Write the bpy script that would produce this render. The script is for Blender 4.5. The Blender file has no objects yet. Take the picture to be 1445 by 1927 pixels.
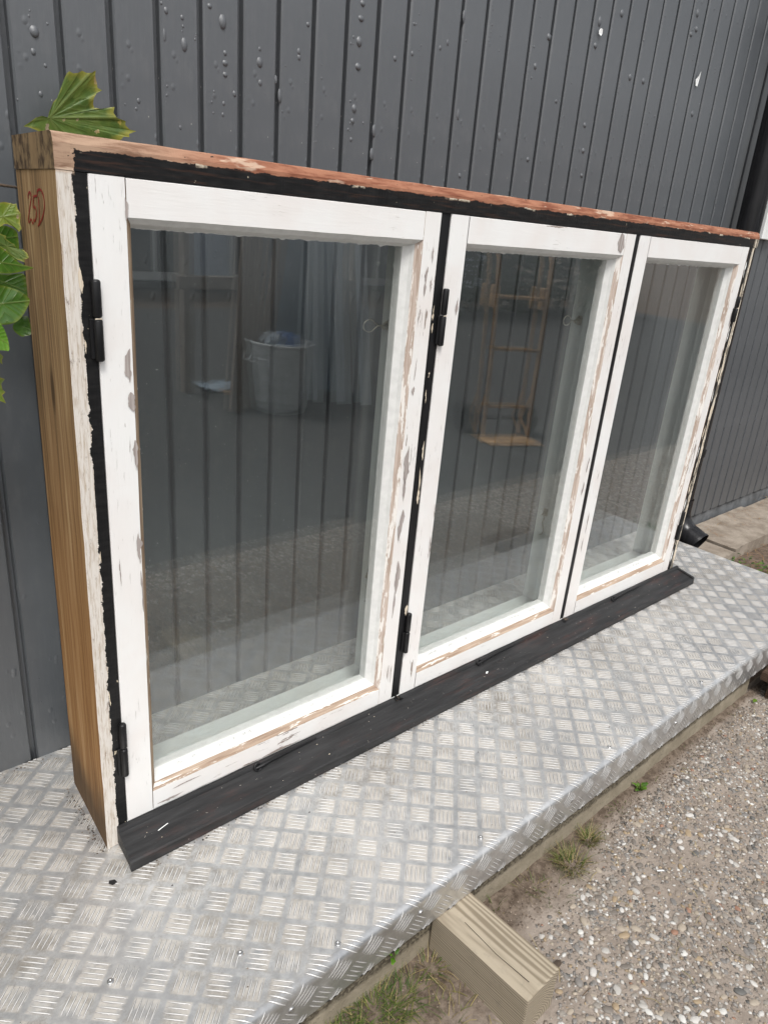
import bpy, bmesh, math, random
import numpy as np
from mathutils import Vector, Matrix, Euler, Quaternion
from mathutils.noise import noise as pnoise

random.seed(7)
np.random.seed(7)
SC = bpy.context.scene
COL = SC.collection
R_ = math.radians

# ------------------------------------------------------------------ camera
cam_d = bpy.data.cameras.new('camera')
cam = bpy.data.objects.new('camera', cam_d)
COL.objects.link(cam)
right = Vector((0.7518003, -0.6548051, 0.0776312))
down = Vector((-0.1839657, -0.3213455, -0.9289207))
fwd = Vector((0.6332085, 0.6840814, -0.3620493))
m3 = Matrix((right, -down, -fwd)).transposed()
cam.matrix_world = Matrix.Translation((-0.3551, -1.0563, 1.1133)) @ m3.to_4x4()
cam_d.sensor_fit = 'VERTICAL'
cam_d.sensor_height = 36.0
cam_d.sensor_width = 27.0
cam_d.lens = 36.0 * 1353.4 / 1927.0
cam_d.clip_start = 0.02
cam_d.clip_end = 400
SC.camera = cam

# ------------------------------------------------------------------ light
SUN_EL, SUN_AZ = 58.0, 205.0      # azimuth: 0 = +Y, clockwise
world = bpy.data.worlds.new('World')
SC.world = world
world.use_nodes = True
wn = world.node_tree
wn.nodes.clear()
w_out = wn.nodes.new('ShaderNodeOutputWorld')
w_bg = wn.nodes.new('ShaderNodeBackground')
w_sky = wn.nodes.new('ShaderNodeTexSky')
w_sky.sky_type = 'NISHITA'
w_sky.sun_disc = False
w_sky.sun_elevation = R_(SUN_EL)
w_sky.sun_rotation = R_(SUN_AZ)
w_sky.air_density = 1.3
w_sky.dust_density = 4.0
w_hs = wn.nodes.new('ShaderNodeHueSaturation')
w_hs.inputs['Saturation'].default_value = 0.22     # overcast: greyed sky
wn.links.new(w_sky.outputs[0], w_hs.inputs['Color'])
wn.links.new(w_hs.outputs[0], w_bg.inputs['Color'])
w_bg.inputs['Strength'].default_value = 0.12
wn.links.new(w_bg.outputs[0], w_out.inputs['Surface'])

sun_d = bpy.data.lights.new('sun', 'SUN')
sun_d.energy = 1.5
sun_d.angle = R_(16)
sun_d.color = (1.0, 0.975, 0.945)
sun = bpy.data.objects.new('sun', sun_d)
COL.objects.link(sun)
sd = Vector((math.sin(R_(SUN_AZ)) * math.cos(R_(SUN_EL)), math.cos(R_(SUN_AZ)) * math.cos(R_(SUN_EL)), math.sin(R_(SUN_EL))))
sun.rotation_euler = sd.to_track_quat('Z', 'Y').to_euler()

SC.view_settings.view_transform = 'Standard'
SC.view_settings.look = 'None'
SC.view_settings.gamma = 1.0
SC.view_settings.use_curve_mapping = False
SC.view_settings.exposure = 0.60
SC.render.engine = 'CYCLES'
SC.cycles.max_bounces = 8
SC.cycles.denoising_prefilter = 'ACCURATE'
SC.cycles.transparent_max_bounces = 24

# ------------------------------------------------------------------ material helpers
class NT:
    def __init__(s, name):
        s.m = bpy.data.materials.new(name)
        s.m.use_nodes = True
        s.t = s.m.node_tree
        s.t.nodes.clear()
        s.out = s.t.nodes.new('ShaderNodeOutputMaterial')
    def n(s, typ, **kw):
        x = s.t.nodes.new('ShaderNode' + typ)
        for k, v in kw.items():
            setattr(x, k, v)
        return x
    def link(s, a, b):
        s.t.links.new(a, b)
    def put(s, sock, v):
        if isinstance(v, bpy.types.NodeSocket):
            s.link(v, sock)
        elif isinstance(v, (tuple, list)) and sock.type == 'RGBA' and len(v) == 3:
            sock.default_value = (*v, 1)
        else:
            sock.default_value = v
    def obj(s):
        return s.n('TexCoord').outputs['Object']
    def map(s, vec, scale=(1, 1, 1), loc=(0, 0, 0), rot=(0, 0, 0)):
        x = s.n('Mapping')
        s.link(vec, x.inputs[0])
        x.inputs['Location'].default_value = loc
        x.inputs['Rotation'].default_value = rot
        x.inputs['Scale'].default_value = scale
        return x.outputs[0]
    def noise(s, vec, scale=5, detail=4, rough=0.55, dist=0):
        x = s.n('TexNoise')
        s.link(vec, x.inputs['Vector'])
        x.inputs['Scale'].default_value = scale
        x.inputs['Detail'].default_value = detail
        x.inputs['Roughness'].default_value = rough
        x.inputs['Distortion'].default_value = dist
        return x.outputs['Fac']
    def voro(s, vec, scale=5, feature='F1', out='Distance'):
        x = s.n('TexVoronoi', feature=feature)
        s.link(vec, x.inputs['Vector'])
        x.inputs['Scale'].default_value = scale
        return x.outputs[out]
    def math(s, op, a, b=None, c=None, clamp=False):
        x = s.n('Math', operation=op, use_clamp=clamp)
        s.put(x.inputs[0], a)
        if b is not None:
            s.put(x.inputs[1], b)
        if c is not None:
            s.put(x.inputs[2], c)
        return x.outputs[0]
    def step(s, v, lo, hi):
        x = s.n('MapRange', interpolation_type='SMOOTHSTEP')
        s.put(x.inputs['Value'], v)
        s.put(x.inputs['From Min'], lo)
        s.put(x.inputs['From Max'], hi)
        return x.outputs[0]
    def mix(s, f, a, b, blend='MIX'):
        x = s.n('Mix', data_type='RGBA', blend_type=blend)
        s.put(x.inputs[0], f)
        s.put(x.inputs[6], a)
        s.put(x.inputs[7], b)
        return x.outputs[2]
    def ramp(s, f, stops, interp='LINEAR'):
        x = s.n('ValToRGB')
        s.put(x.inputs[0], f)
        cr = x.color_ramp
        cr.interpolation = interp
        while len(cr.elements) < len(stops):
            cr.elements.new(0.5)
        for e, (p, c) in zip(cr.elements, stops):
            e.position = p
            e.color = (*c, 1)
        return x.outputs[0]
    def sep(s, vec):
        x = s.n('SeparateXYZ')
        s.link(vec, x.inputs[0])
        return x.outputs
    def bump(s, h, strength=0.3, dist=0.002, normal=None):
        x = s.n('Bump')
        s.put(x.inputs['Height'], h)
        x.inputs['Strength'].default_value = strength
        x.inputs['Distance'].default_value = dist
        if normal is not None:
            s.link(normal, x.inputs['Normal'])
        return x.outputs[0]
    def attr(s, name, typ='GEOMETRY', out='Color'):
        x = s.n('Attribute', attribute_type=typ, attribute_name=name)
        return x.outputs[out]
    def bsdf(s, color, rough=0.6, metal=0.0, normal=None, spec=0.5, sub=None, **kw):
        x = s.n('BsdfPrincipled')
        s.put(x.inputs['Base Color'], color)
        s.put(x.inputs['Roughness'], rough)
        s.put(x.inputs['Metallic'], metal)
        s.put(x.inputs['Specular IOR Level'], spec)
        for k, v in kw.items():
            s.put(x.inputs[k.replace('_', ' ')], v)
        if normal is not None:
            s.link(normal, x.inputs['Normal'])
        s.link(x.outputs[0], s.out.inputs[0])
        return x
MAT = {}

def simple(name, col, rough=0.6, var=0.25, nscale=30, bump=0.2, bd=0.001, metal=0.0, spec=0.5, stretch=(1, 1, 1)):
    t = NT(name)
    v = t.map(t.obj(), stretch)
    n1 = t.noise(v, nscale, 5, 0.6)
    c = t.mix(t.step(n1, 0.3, 0.7), tuple(x * (1 - var) for x in col), tuple(min(1, x * (1 + var)) for x in col))
    t.bsdf(c, rough, metal, t.bump(t.noise(v, nscale * 4, 4, 0.6), bump, bd), spec)
    MAT[name] = t.m
    return t.m

# wall paint -----------------------------------------------------------
def m_wall():
    t = NT('wall_paint')
    o = t.obj()
    big = t.noise(o, 2.2, 3, 0.5)
    fine = t.noise(t.map(o, (1, 1, 0.35)), 60, 5, 0.6)
    c = t.mix(t.step(big, 0.3, 0.7), (0.060, 0.066, 0.073), (0.082, 0.089, 0.097))
    c = t.mix(t.math('MULTIPLY', t.step(fine, 0.45, 0.8), 0.35), c, (0.115, 0.118, 0.122))
    drip = t.step(t.noise(t.map(o, (34, 34, 1.1), (2, 2, 5)), 1.0, 4, 0.6), 0.58, 0.78)
    c = t.mix(t.math('MULTIPLY', drip, 0.30), c, (0.135, 0.133, 0.128))
    # pale rubbed spots and tiny white chips
    rub = t.step(t.noise(t.map(o, (9, 9, 3.2), (3, 1, 8)), 1.6, 3, 0.5), 0.715, 0.78)
    c = t.mix(t.math('MULTIPLY', rub, 0.35), c, (0.20, 0.195, 0.17))
    chip = t.step(t.noise(t.map(o, (1, 1, 0.6), (5, 0, 2)), 95, 1, 0.4), 0.826, 0.834)
    c = t.mix(chip, c, (0.62, 0.60, 0.55))
    streak = t.noise(t.map(o, (90, 90, 2.0)), 1.0, 3, 0.6)
    blob = t.voro(t.map(o, (1, 1, 0.7)), 52)
    gate = t.step(t.noise(o, 9, 2, 0.5), 0.5, 0.66)
    bl = t.math('MULTIPLY', t.step(t.math('SUBTRACT', 0.30, blob), 0.0, 0.24), gate)
    h = t.math('ADD', t.math('MULTIPLY', streak, 0.25), t.math('MULTIPLY', fine, 0.35))
    h = t.math('ADD', h, t.math('MULTIPLY', bl, 1.0))
    rough = t.math('ADD', 0.34, t.math('MULTIPLY', fine, 0.16))
    t.bsdf(c, rough, 0, t.bump(h, 0.7, 0.0018), 1.0)
    MAT['wall'] = t.m
m_wall()
simple('blister', (0.074, 0.080, 0.088), 0.48, 0.1, 120, 0.2, 0.0004, 0, 0.9)
simple('plinth', (0.115, 0.12, 0.125), 0.8, 0.35, 14, 0.5, 0.003)
simple('white_trim', (0.72, 0.73, 0.72), 0.5, 0.05, 8, 0.1)

# peeling white paint ---------------------------------------------------
def m_white(name, horiz, amount, tint=(0.77, 0.765, 0.75), crack=0.55):
    t = NT(name)
    o = t.obj()
    st = (7, 40, 60) if horiz else (60, 40, 7)
    st2 = (20, 120, 260) if horiz else (260, 120, 20)
    a = t.noise(t.map(o, st), 1.0, 5, 0.62, 0.3)
    big = t.noise(o, 4.0, 2, 0.5)
    lvl = t.math('ADD', a, t.math('MULTIPLY', t.math('SUBTRACT', big, 0.5), 0.42))
    peel = t.step(lvl, 0.80 - amount, 0.808 - amount)
    crk = t.noise(t.map(o, st2), 1.0, 3, 0.65, 0.4)
    crm = t.math('MULTIPLY', t.step(crk, 0.635, 0.675), t.step(big, 0.42, 0.60))
    c = t.mix(t.step(t.noise(o, 6, 3, 0.6, 0.5), 0.35, 0.7), tint, (tint[0] * 0.965, tint[1] * 0.93, tint[2] * 0.915))
    dirt = t.step(t.noise(t.map(o, (3, 3, 3)), 30, 5, 0.7), 0.60, 0.85)
    c = t.mix(t.math('MULTIPLY', dirt, 0.35), c, (0.45, 0.40, 0.34))
    c = t.mix(t.math('MULTIPLY', crm, crack), c, (0.22, 0.18, 0.15))
    wood = t.mix(t.noise(t.map(o, st2), 1.3, 3, 0.6), (0.20, 0.165, 0.145), (0.40, 0.34, 0.30))
    c = t.mix(peel, c, wood)
    h = t.math('SUBTRACT', t.math('MULTIPLY', crk, 0.22), t.math('MULTIPLY', peel, 0.7))
    h = t.math('SUBTRACT', h, t.math('MULTIPLY', crm, 0.5))
    h = t.math('ADD', h, t.math('MULTIPLY', a, 0.35))
    t.bsdf(c, t.math('ADD', 0.44, t.math('MULTIPLY', peel, 0.4)), 0, t.bump(h, 0.75, 0.0014), 0.45)
    MAT[name] = t.m
m_white('white_stile', False, 0.085)
m_white('white_stile_worn', False, 0.135, (0.765, 0.755, 0.735), 0.7)
m_white('white_rail', True, 0.075)
m_white('white_rail_worn', True, 0.145)
m_white('white_inner', False, -0.02, (0.80, 0.83, 0.81), 0.25)

def m_bare(name, horiz, c0, c1, pale=None, amt=0.0):
    t = NT(name)
    o = t.obj()
    st = (10, 160, 260) if horiz else (260, 160, 10)
    g = t.noise(t.map(o, st), 1.0, 5, 0.65, 0.3)
    c = t.mix(t.step(g, 0.3, 0.7), c0, c1)
    if pale:
        st3 = (14, 80, 120) if horiz else (120, 80, 14)
        k = t.step(t.noise(t.map(o, st3, (2, 3, 4)), 1.0, 5, 0.65, 0.2), 0.56 - amt, 0.60 - amt)
        c = t.mix(k, c, pale)
    t.bsdf(c, 0.8, 0, t.bump(g, 0.6, 0.0012), 0.25)
    MAT[name] = t.m
m_bare('bare_rail', True, (0.25, 0.175, 0.125), (0.45, 0.355, 0.275), (0.70, 0.67, 0.62), -0.015)
m_bare('bare_stile', False, (0.33, 0.25, 0.20), (0.56, 0.47, 0.41), (0.72, 0.69, 0.65), 0.05)
m_bare('bare_stile_dark', False, (0.20, 0.135, 0.085), (0.40, 0.30, 0.21), (0.66, 0.62, 0.56), -0.07)
m_bare('patch_wood', False, (0.25, 0.215, 0.20), (0.44, 0.395, 0.37))
m_bare('patch_cream', False, (0.55, 0.46, 0.35), (0.70, 0.62, 0.50))
simple('putty', (0.62, 0.62, 0.60), 0.6, 0.06, 60, 0.35, 0.0008)

# the outer frame: raw brown side, whitish worn margin, black paint, red oxide head
def m_frame():
    t = NT('old_frame')
    o = t.obj()
    x, y, z = t.sep(o)
    nrm = t.n('NewGeometry').outputs['True Normal']
    vt = t.n('VectorTransform', vector_type='NORMAL', convert_from='WORLD', convert_to='OBJECT')
    t.link(nrm, vt.inputs[0])
    nx, ny, nz = t.sep(vt.outputs[0])
    # raw wood on the side
    gv = t.map(o, (160, 95, 3.0))
    g = t.noise(gv, 1.0, 6, 0.62, 0.5)
    g2 = t.noise(t.map(o, (60, 30, 1.2), (1, 2, 3)), 1.0, 4, 0.6, 0.6)
    wood = t.ramp(t.math('ADD', t.math('MULTIPLY', g, 0.6), t.math('MULTIPLY', g2, 0.4)),
                  [(0.36, (0.075, 0.04, 0.017)), (0.455, (0.23, 0.13, 0.058)), (0.53, (0.36, 0.215, 0.10)), (0.64, (0.56, 0.40, 0.22))])
    saw = t.noise(t.map(o, (20, 60, 160), (0, 0, 0), (0.5, 0, 0)), 1.0, 3, 0.6)
    wood = t.mix(t.math('MULTIPLY', t.step(saw, 0.62, 0.70), 0.45), wood, (0.40, 0.27, 0.14))
    stn = t.step(t.noise(t.map(o, (9, 12, 3), (4, 4, 4)), 1.0, 4, 0.65), 0.55, 0.75)
    wood = t.mix(t.math('MULTIPLY', stn, 0.5), wood, (0.085, 0.052, 0.027))
    # orange-brown lower half, greyer upper half
    wood = t.mix(t.step(z, 0.95, 0.35), t.mix(0.30, wood, (0.30, 0.215, 0.12)), t.mix(0.42, wood, (0.45, 0.21, 0.065)))
    knot = t.step(t.voro(t.map(o, (1, 9, 2.6), (0, 0.35, 0.4)), 1.0), 0.13, 0.05)
    wood = t.mix(t.math('MULTIPLY', knot, 0.75), wood, (0.05, 0.028, 0.015))
    rot = t.math('MULTIPLY', t.step(t.math('ADD', z, t.math('MULTIPLY', t.noise(t.map(o, (8, 14, 6)), 1, 4, 0.6), 0.16)), 0.27, 0.12), 0.85)
    wood = t.mix(rot, wood, (0.075, 0.05, 0.03))
    endg = t.step(z, 1.1555, 1.1565)
    endc = t.mix(t.step(t.noise(t.map(o, (30, 55, 40)), 1.0, 4, 0.65), 0.36, 0.62), (0.07, 0.045, 0.028), (0.27, 0.185, 0.10))
    tenon = t.math('MULTIPLY', t.step(y, 0.072, 0.076), t.step(y, 0.112, 0.108))
    endc = t.mix(t.math('MULTIPLY', tenon, 0.75), endc, (0.30, 0.20, 0.105))
    wood = t.mix(endg, wood, endc)
    # worn whitish margin
    wn1 = t.noise(t.map(o, (260, 60, 22)), 1.0, 6, 0.72, 0.2)
    wn2 = t.noise(t.map(o, (110, 60, 40)), 1.0, 6, 0.75)
    margin = t.mix(t.step(wn1, 0.32, 0.56), (0.42, 0.34, 0.26), (0.64, 0.60, 0.55))
    margin = t.mix(t.math('MULTIPLY', t.step(wn2, 0.56, 0.70), 0.75), margin, (0.15, 0.10, 0.07))
    # black paint
    bg = t.noise(t.map(o, (30, 30, 160)), 1.0, 3, 0.6)
    blk = t.mix(t.step(bg, 0.3, 0.75), (0.006, 0.006, 0.0065), (0.016, 0.0155, 0.0155))
    chipn = t.noise(t.map(o, (70, 60, 60)), 1.0, 4, 0.6)
    brn = t.noise(t.map(o, (9, 40, 190), (6, 0, 0)), 1.0, 4, 0.65)
    blk = t.mix(t.math('MULTIPLY', t.math('MULTIPLY', t.step(brn, 0.52, 0.66), t.step(z, 1.15, 1.16)), 0.7), blk, (0.05, 0.026, 0.018))
    blk = t.mix(t.step(chipn, 0.69, 0.70), blk, (0.46, 0.40, 0.30))
    ragged = t.math('MULTIPLY', t.math('SUBTRACT', t.noise(t.map(o, (40, 40, 45)), 1.0, 5, 0.72), 0.5), t.math('ADD', 0.004, t.math('MULTIPLY', t.step(t.noise(t.map(o, (6, 9, 8), (3, 1, 2)), 1.0, 2, 0.5), 0.40, 0.62), 0.020)))
    edge = t.math('ADD', 0.0155, ragged)
    isblk = t.step(x, edge, t.math('ADD', edge, 0.0008))
    # right margin of the frame: cream paint with black patches
    cream = t.mix(t.step(wn2, 0.45, 0.6), (0.62, 0.53, 0.41), (0.74, 0.68, 0.58))
    blotch = t.step(t.noise(t.map(o, (60, 40, 13)), 1.0, 4, 0.65, 0.3), 0.50, 0.51)
    rm = t.math('MULTIPLY', t.step(x, 2.0735, 2.0745), t.math('SUBTRACT', 1.0, t.math('MULTIPLY', blotch, 0.75)))
    front = t.mix(isblk, margin, blk)
    front = t.mix(rm, front, cream)
    # head: red oxide / bare wood above, black below with a ragged line
    rg = t.noise(t.map(o, (16, 40, 120)), 1.0, 5, 0.65, 0.3)
    red = t.mix(t.step(rg, 0.34, 0.62), (0.20, 0.070, 0.040), (0.36, 0.165, 0.10))
    fade = t.step(x, 0.30, 0.02)
    red = t.mix(t.math('MULTIPLY', fade, 0.75), red, t.mix(t.step(rg, 0.3, 0.6), (0.20, 0.13, 0.085), (0.42, 0.31, 0.22)))
    red = t.mix(t.math('MULTIPLY', t.step(t.noise(t.map(o, (10, 30, 60), (3, 3, 3)), 1.0, 4, 0.65), 0.57, 0.64), 0.7), red, (0.58, 0.44, 0.33))
    red = t.mix(t.step(t.noise(t.map(o, (60, 60, 80), (7, 3, 3)), 1.0, 3, 0.6), 0.68, 0.71), red, (0.045, 0.03, 0.025))
    rag2 = t.math('MULTIPLY', t.math('SUBTRACT', t.noise(t.map(o, (22, 40, 60)), 1.0, 5, 0.7), 0.5), 0.017)
    hd = t.math('ADD', t.math('ADD', 1.1825, rag2), t.math('MULTIPLY', t.step(x, 1.2, 2.1), -0.002))
    ishead = t.step(z, hd, t.math('ADD', hd, 0.0007))
    cx_ = t.math('ADD', 0.020, t.math('MULTIPLY', t.math('SUBTRACT', t.noise(t.map(o, (60, 60, 60)), 1.0, 4, 0.7), 0.5), 0.03))
    corner = t.math('MULTIPLY', t.step(x, cx_, t.math('SUBTRACT', cx_, 0.001)), t.step(z, 1.150, 1.158))
    pale_edge = t.math('MULTIPLY', t.step(z, t.math('SUBTRACT', hd, 0.004), hd), t.step(t.noise(t.map(o, (14, 10, 10), (5, 5, 5)), 1.0, 4, 0.6), 0.56, 0.6))
    front = t.mix(pale_edge, front, (0.62, 0.54, 0.42))
    front = t.mix(t.math('MAXIMUM', ishead, corner), front, red)
    top = t.step(nz, 0.5, 0.6)
    side = t.step(nx, -0.55, -0.65)
    c = t.mix(top, front, red)
    c = t.mix(side, c, wood)
    rough = t.mix(t.math('MULTIPLY', isblk, t.math('SUBTRACT', 1.0, t.math('MAXIMUM', side, ishead))), (0.82, 0.82, 0.82), (0.42, 0.42, 0.42))
    h = t.math('ADD', t.math('MULTIPLY', g, 0.6), t.math('MULTIPLY', wn1, 0.6))
    h = t.math('ADD', h, t.math('MULTIPLY', isblk, 0.5))
    t.bsdf(c, rough, 0, t.bump(h, 0.6, 0.0012), 0.25)
    MAT['frame'] = t.m
m_frame()

def m_black(name, base=(0.013, 0.013, 0.014), rust=0.0, rough=0.42, horiz=True):
    t = NT(name)
    o = t.obj()
    st = (8, 90, 90) if horiz else (90, 90, 8)
    g = t.noise(t.map(o, st), 1.0, 4, 0.6)
    c = t.mix(t.step(g, 0.3, 0.75), base, tuple(v * 2.1 for v in base))
    if rust:
        r = t.step(t.noise(t.map(o, (5, 26, 26), (2, 0, 0)), 1.0, 5, 0.7), 0.52, 0.72)
        c = t.mix(t.math('MULTIPLY', r, rust), c, (0.075, 0.032, 0.025))
        d = t.step(t.noise(o, 150, 2, 0.5), 0.73, 0.75)
        c = t.mix(d, c, (0.30, 0.27, 0.24))
    t.bsdf(c, t.math('ADD', rough, t.math('MULTIPLY', g, 0.15)), 0, t.bump(t.noise(t.map(o, st), 2.5, 4, 0.65), 0.45, 0.0008), 0.3)
    MAT[name] = t.m
m_black('sill_black', (0.015, 0.015, 0.0155), 0.45, 0.45)
m_black('iron_black', (0.006, 0.006, 0.0065), 0.0, 0.33, False)
m_black('pipe_black', (0.009, 0.009, 0.010), 0.0, 0.16, False)

def m_glass():
    t = NT('window_glass')
    o = t.obj()
    geo = t.n('NewGeometry')
    dot = t.n('VectorMath', operation='DOT_PRODUCT')
    t.link(geo.outputs['Normal'], dot.inputs[0])
    t.link(geo.outputs['Incoming'], dot.inputs[1])
    c = t.math('ABSOLUTE', dot.outputs['Value'])
    k = t.math('POWER', t.math('SUBTRACT', 1.0, c, clamp=True), 5.0)
    F = t.math('ADD', 0.070, t.math('MULTIPLY', k, 0.957))
    tr = t.n('BsdfTransparent')
    tr.inputs[0].default_value = (0.984, 0.993, 0.988, 1)
    gl = t.n('BsdfGlossy')
    gl.inputs['Roughness'].default_value = 0.0
    wob = 0 and t.bump(t.noise(t.map(o, (1, 1, 0.7)), 2.2, 0, 0.4), 0.02, 0.004)
    pass
    mx = t.n('MixShader')
    t.link(F, mx.inputs[0]); t.link(tr.outputs[0], mx.inputs[1]); t.link(gl.outputs[0], mx.inputs[2])
    df = t.n('BsdfDiffuse')
    df.inputs[0].default_value = (0.6, 0.62, 0.6, 1)
    film = t.math('ADD', 0.001, t.math('MULTIPLY', t.step(t.noise(o, 7, 5, 0.7), 0.45, 0.85), 0.009))
    spk = t.math('MULTIPLY', t.step(t.noise(o, 240, 1, 0.4), 0.80, 0.82), 0.5)
    mx2 = t.n('MixShader')
    t.link(t.math('MAXIMUM', film, spk), mx2.inputs[0])
    t.link(mx.outputs[0], mx2.inputs[1]); t.link(df.outputs[0], mx2.inputs[2])
    t.link(mx2.outputs[0], t.out.inputs[0])
    MAT['glass'] = t.m
m_glass()

# tread pattern lattice (metres) ----------------------------------------
YE = -0.4370
TX, TY = 0.0716, 0.0678
TX0, TY0 = 0.2770, -0.1187
def m_alu(name, dirt=True):
    t = NT(name)
    o = t.obj()
    x, y, z = t.sep(o)
    big = t.noise(o, 3.5, 5, 0.65)
    fine = t.noise(o, 45, 5, 0.7)
    lo, hi = ((0.50, 0.505, 0.51), (0.76, 0.76, 0.75)) if dirt else ((0.62, 0.615, 0.60), (0.80, 0.795, 0.78))
    c = t.mix(t.step(t.math('ADD', t.math('MULTIPLY', big, 0.6), t.math('MULTIPLY', fine, 0.4)), 0.38, 0.64), lo, hi)
    metal = 0.62
    rough = t.math('ADD', 0.27, t.math('MULTIPLY', fine, 0.22))
    if dirt:
        a = t.math('DIVIDE', t.math('SUBTRACT', x, TX0), TX / 2)
        b = t.math('DIVIDE', t.math('SUBTRACT', y, TY0), TY / 2)
        u = t.math('MULTIPLY', t.math('ADD', a, b), 0.5)
        v = t.math('MULTIPLY', t.math('SUBTRACT', a, b), 0.5)
        fu = t.math('ABSOLUTE', t.math('SUBTRACT', u, t.math('ROUND', u)))
        fv = t.math('ABSOLUTE', t.math('SUBTRACT', v, t.math('ROUND', v)))
        cell = t.step(t.math('MAXIMUM', fu, fv), 0.44, 0.36)
        dn = t.step(t.noise(o, 9, 4, 0.7), 0.25, 0.65)
        back = t.step(y, -0.36, -0.12)
        cell = t.math('MULTIPLY', cell, t.step(y, YE + 0.006, YE + 0.02))
        dm = t.math('MULTIPLY', t.math('MULTIPLY', cell, t.step(t.math('ADD', fine, t.math('MULTIPLY', dn, 0.6)), 0.50, 1.0)), 0.60)
        c = t.mix(dm, c, (0.60, 0.545, 0.47))
        smut = t.step(t.math('ADD', t.math('MULTIPLY', t.noise(t.map(o, (1, 1, 1), (4, 2, 0)), 26, 5, 0.75), 0.6), t.math('MULTIPLY', t.noise(t.map(o, (1, 1, 1), (1, 7, 0)), 4, 3, 0.6), 0.4)), 0.46, 0.66)
        leftp = t.math('MAXIMUM', back, t.step(x, 0.45, -0.15))
        smut = t.math('MULTIPLY', smut, t.math('ADD', 0.24, t.math('MULTIPLY', leftp, 0.62)))
        c = t.mix(smut, c, (0.20, 0.18, 0.155))
        sl = t.noise(t.map(o, (330, 14, 1), (0, 0, 0), (0, 0, -0.35)), 1.0, 2, 0.4)
        gate = t.step(t.noise(o, 12, 3, 0.6), 0.5, 0.7)
        c = t.mix(t.math('MULTIPLY', t.math('MULTIPLY', t.step(sl, 0.70, 0.74), gate), 0.55), c, (0.80, 0.80, 0.80))
        metal = t.math('SUBTRACT', 0.74, t.math('MAXIMUM', t.math('MULTIPLY', dm, 0.40), t.math('MULTIPLY', smut, 0.5)))
        rough = t.math('ADD', rough, t.math('MULTIPLY', t.math('MAXIMUM', dm, smut), 0.25))
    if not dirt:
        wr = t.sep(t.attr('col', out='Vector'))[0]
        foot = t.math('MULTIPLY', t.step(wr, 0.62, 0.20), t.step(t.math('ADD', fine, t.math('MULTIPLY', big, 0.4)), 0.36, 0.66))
        c = t.mix(t.math('MULTIPLY', foot, 0.92), c, (0.115, 0.105, 0.095))  # dark outline at bar feet: dirt plus shade put into the colour
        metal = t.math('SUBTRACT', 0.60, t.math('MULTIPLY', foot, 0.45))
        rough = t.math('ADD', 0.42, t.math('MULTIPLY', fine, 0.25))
    else:
        lip = t.step(y, YE + 0.016, YE + 0.004)
        metal = t.math('ADD', metal, t.math('MULTIPLY', lip, 0.10), clamp=True)
        rough = t.math('SUBTRACT', rough, t.math('MULTIPLY', lip, 0.04))
    scr = t.noise(t.map(o, (260, 18, 1), rot=(0, 0, 0.6)), 1.0, 2, 0.5)
    h = t.math('ADD', t.math('MULTIPLY', fine, 0.5), t.math('MULTIPLY', scr, 0.25))
    t.bsdf(c, rough, metal, t.bump(h, 0.25, 0.0006), 0.5)
    MAT[name] = t.m
m_alu('alu_plate', True)
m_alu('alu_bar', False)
simple('screw_steel', (0.5, 0.5, 0.5), 0.3, 0.15, 300, 0.2, 0.0003, 0.9)

def m_timber(name, c0, c1, rings=True, horiz_axis='y', dark=(0.12, 0.09, 0.06)):
    t = NT(name)
    o = t.obj()
    st = {'y': (1, 0.10, 1), 'x': (0.10, 1, 1), 'z': (1, 1, 0.10)}[horiz_axis]
    v = t.map(o, st)
    w = t.n('TexWave', wave_type='RINGS', rings_direction=horiz_axis.upper(), wave_profile='SIN')
    t.link(t.map(v, (1, 1, 1), (0.03, 0.0, 0.06)), w.inputs['Vector'])
    w.inputs['Scale'].default_value = 62
    w.inputs['Distortion'].default_value = 7.0
    w.inputs['Detail'].default_value = 2
    w.inputs['Detail Scale'].default_value = 0.55
    fib = t.noise(t.map(o, tuple(180 if q == 1 else 9 for q in st)), 1.0, 4, 0.65)
    f = t.math('ADD', t.math('MULTIPLY', w.outputs['Fac'], 0.55), t.math('MULTIPLY', fib, 0.45))
    c = t.mix(t.step(f, 0.2, 0.8), c0, c1)
    st_ = t.step(t.noise(t.map(o, (14, 14, 14), (3, 9, 1)), 1.0, 4, 0.7), 0.60, 0.76)
    c = t.mix(t.math('MULTIPLY', st_, 0.55), c, dark)
    kn = t.step(t.voro(t.map(o, (9, 5, 11), (0.3, 0.4, 0.1)), 1.0), 0.16, 0.06)
    c = t.mix(t.math('MULTIPLY', kn, 0.8), c, tuple(v * 0.45 for v in dark))
    gr = t.step(t.noise(t.map(o, (40, 40, 40), (1, 5, 1)), 1.0, 5, 0.75), 0.52, 0.78)
    c = t.mix(t.math('MULTIPLY', gr, 0.45), c, (0.17, 0.15, 0.12))
    t.bsdf(c, 0.85, 0, t.bump(t.math('ADD', t.math('MULTIPLY', f, 0.35), t.math('MULTIPLY', fib, 0.8)), 0.5, 0.0011), 0.2)
    MAT[name] = t.m
m_timber('timber', (0.36, 0.31, 0.235), (0.20, 0.165, 0.118), True, 'y')
m_timber('deck_brown', (0.10, 0.065, 0.045), (0.055, 0.034, 0.024), True, 'y')
m_timber('old_lumber', (0.46, 0.40, 0.345), (0.27, 0.225, 0.19), True, 'z')

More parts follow.
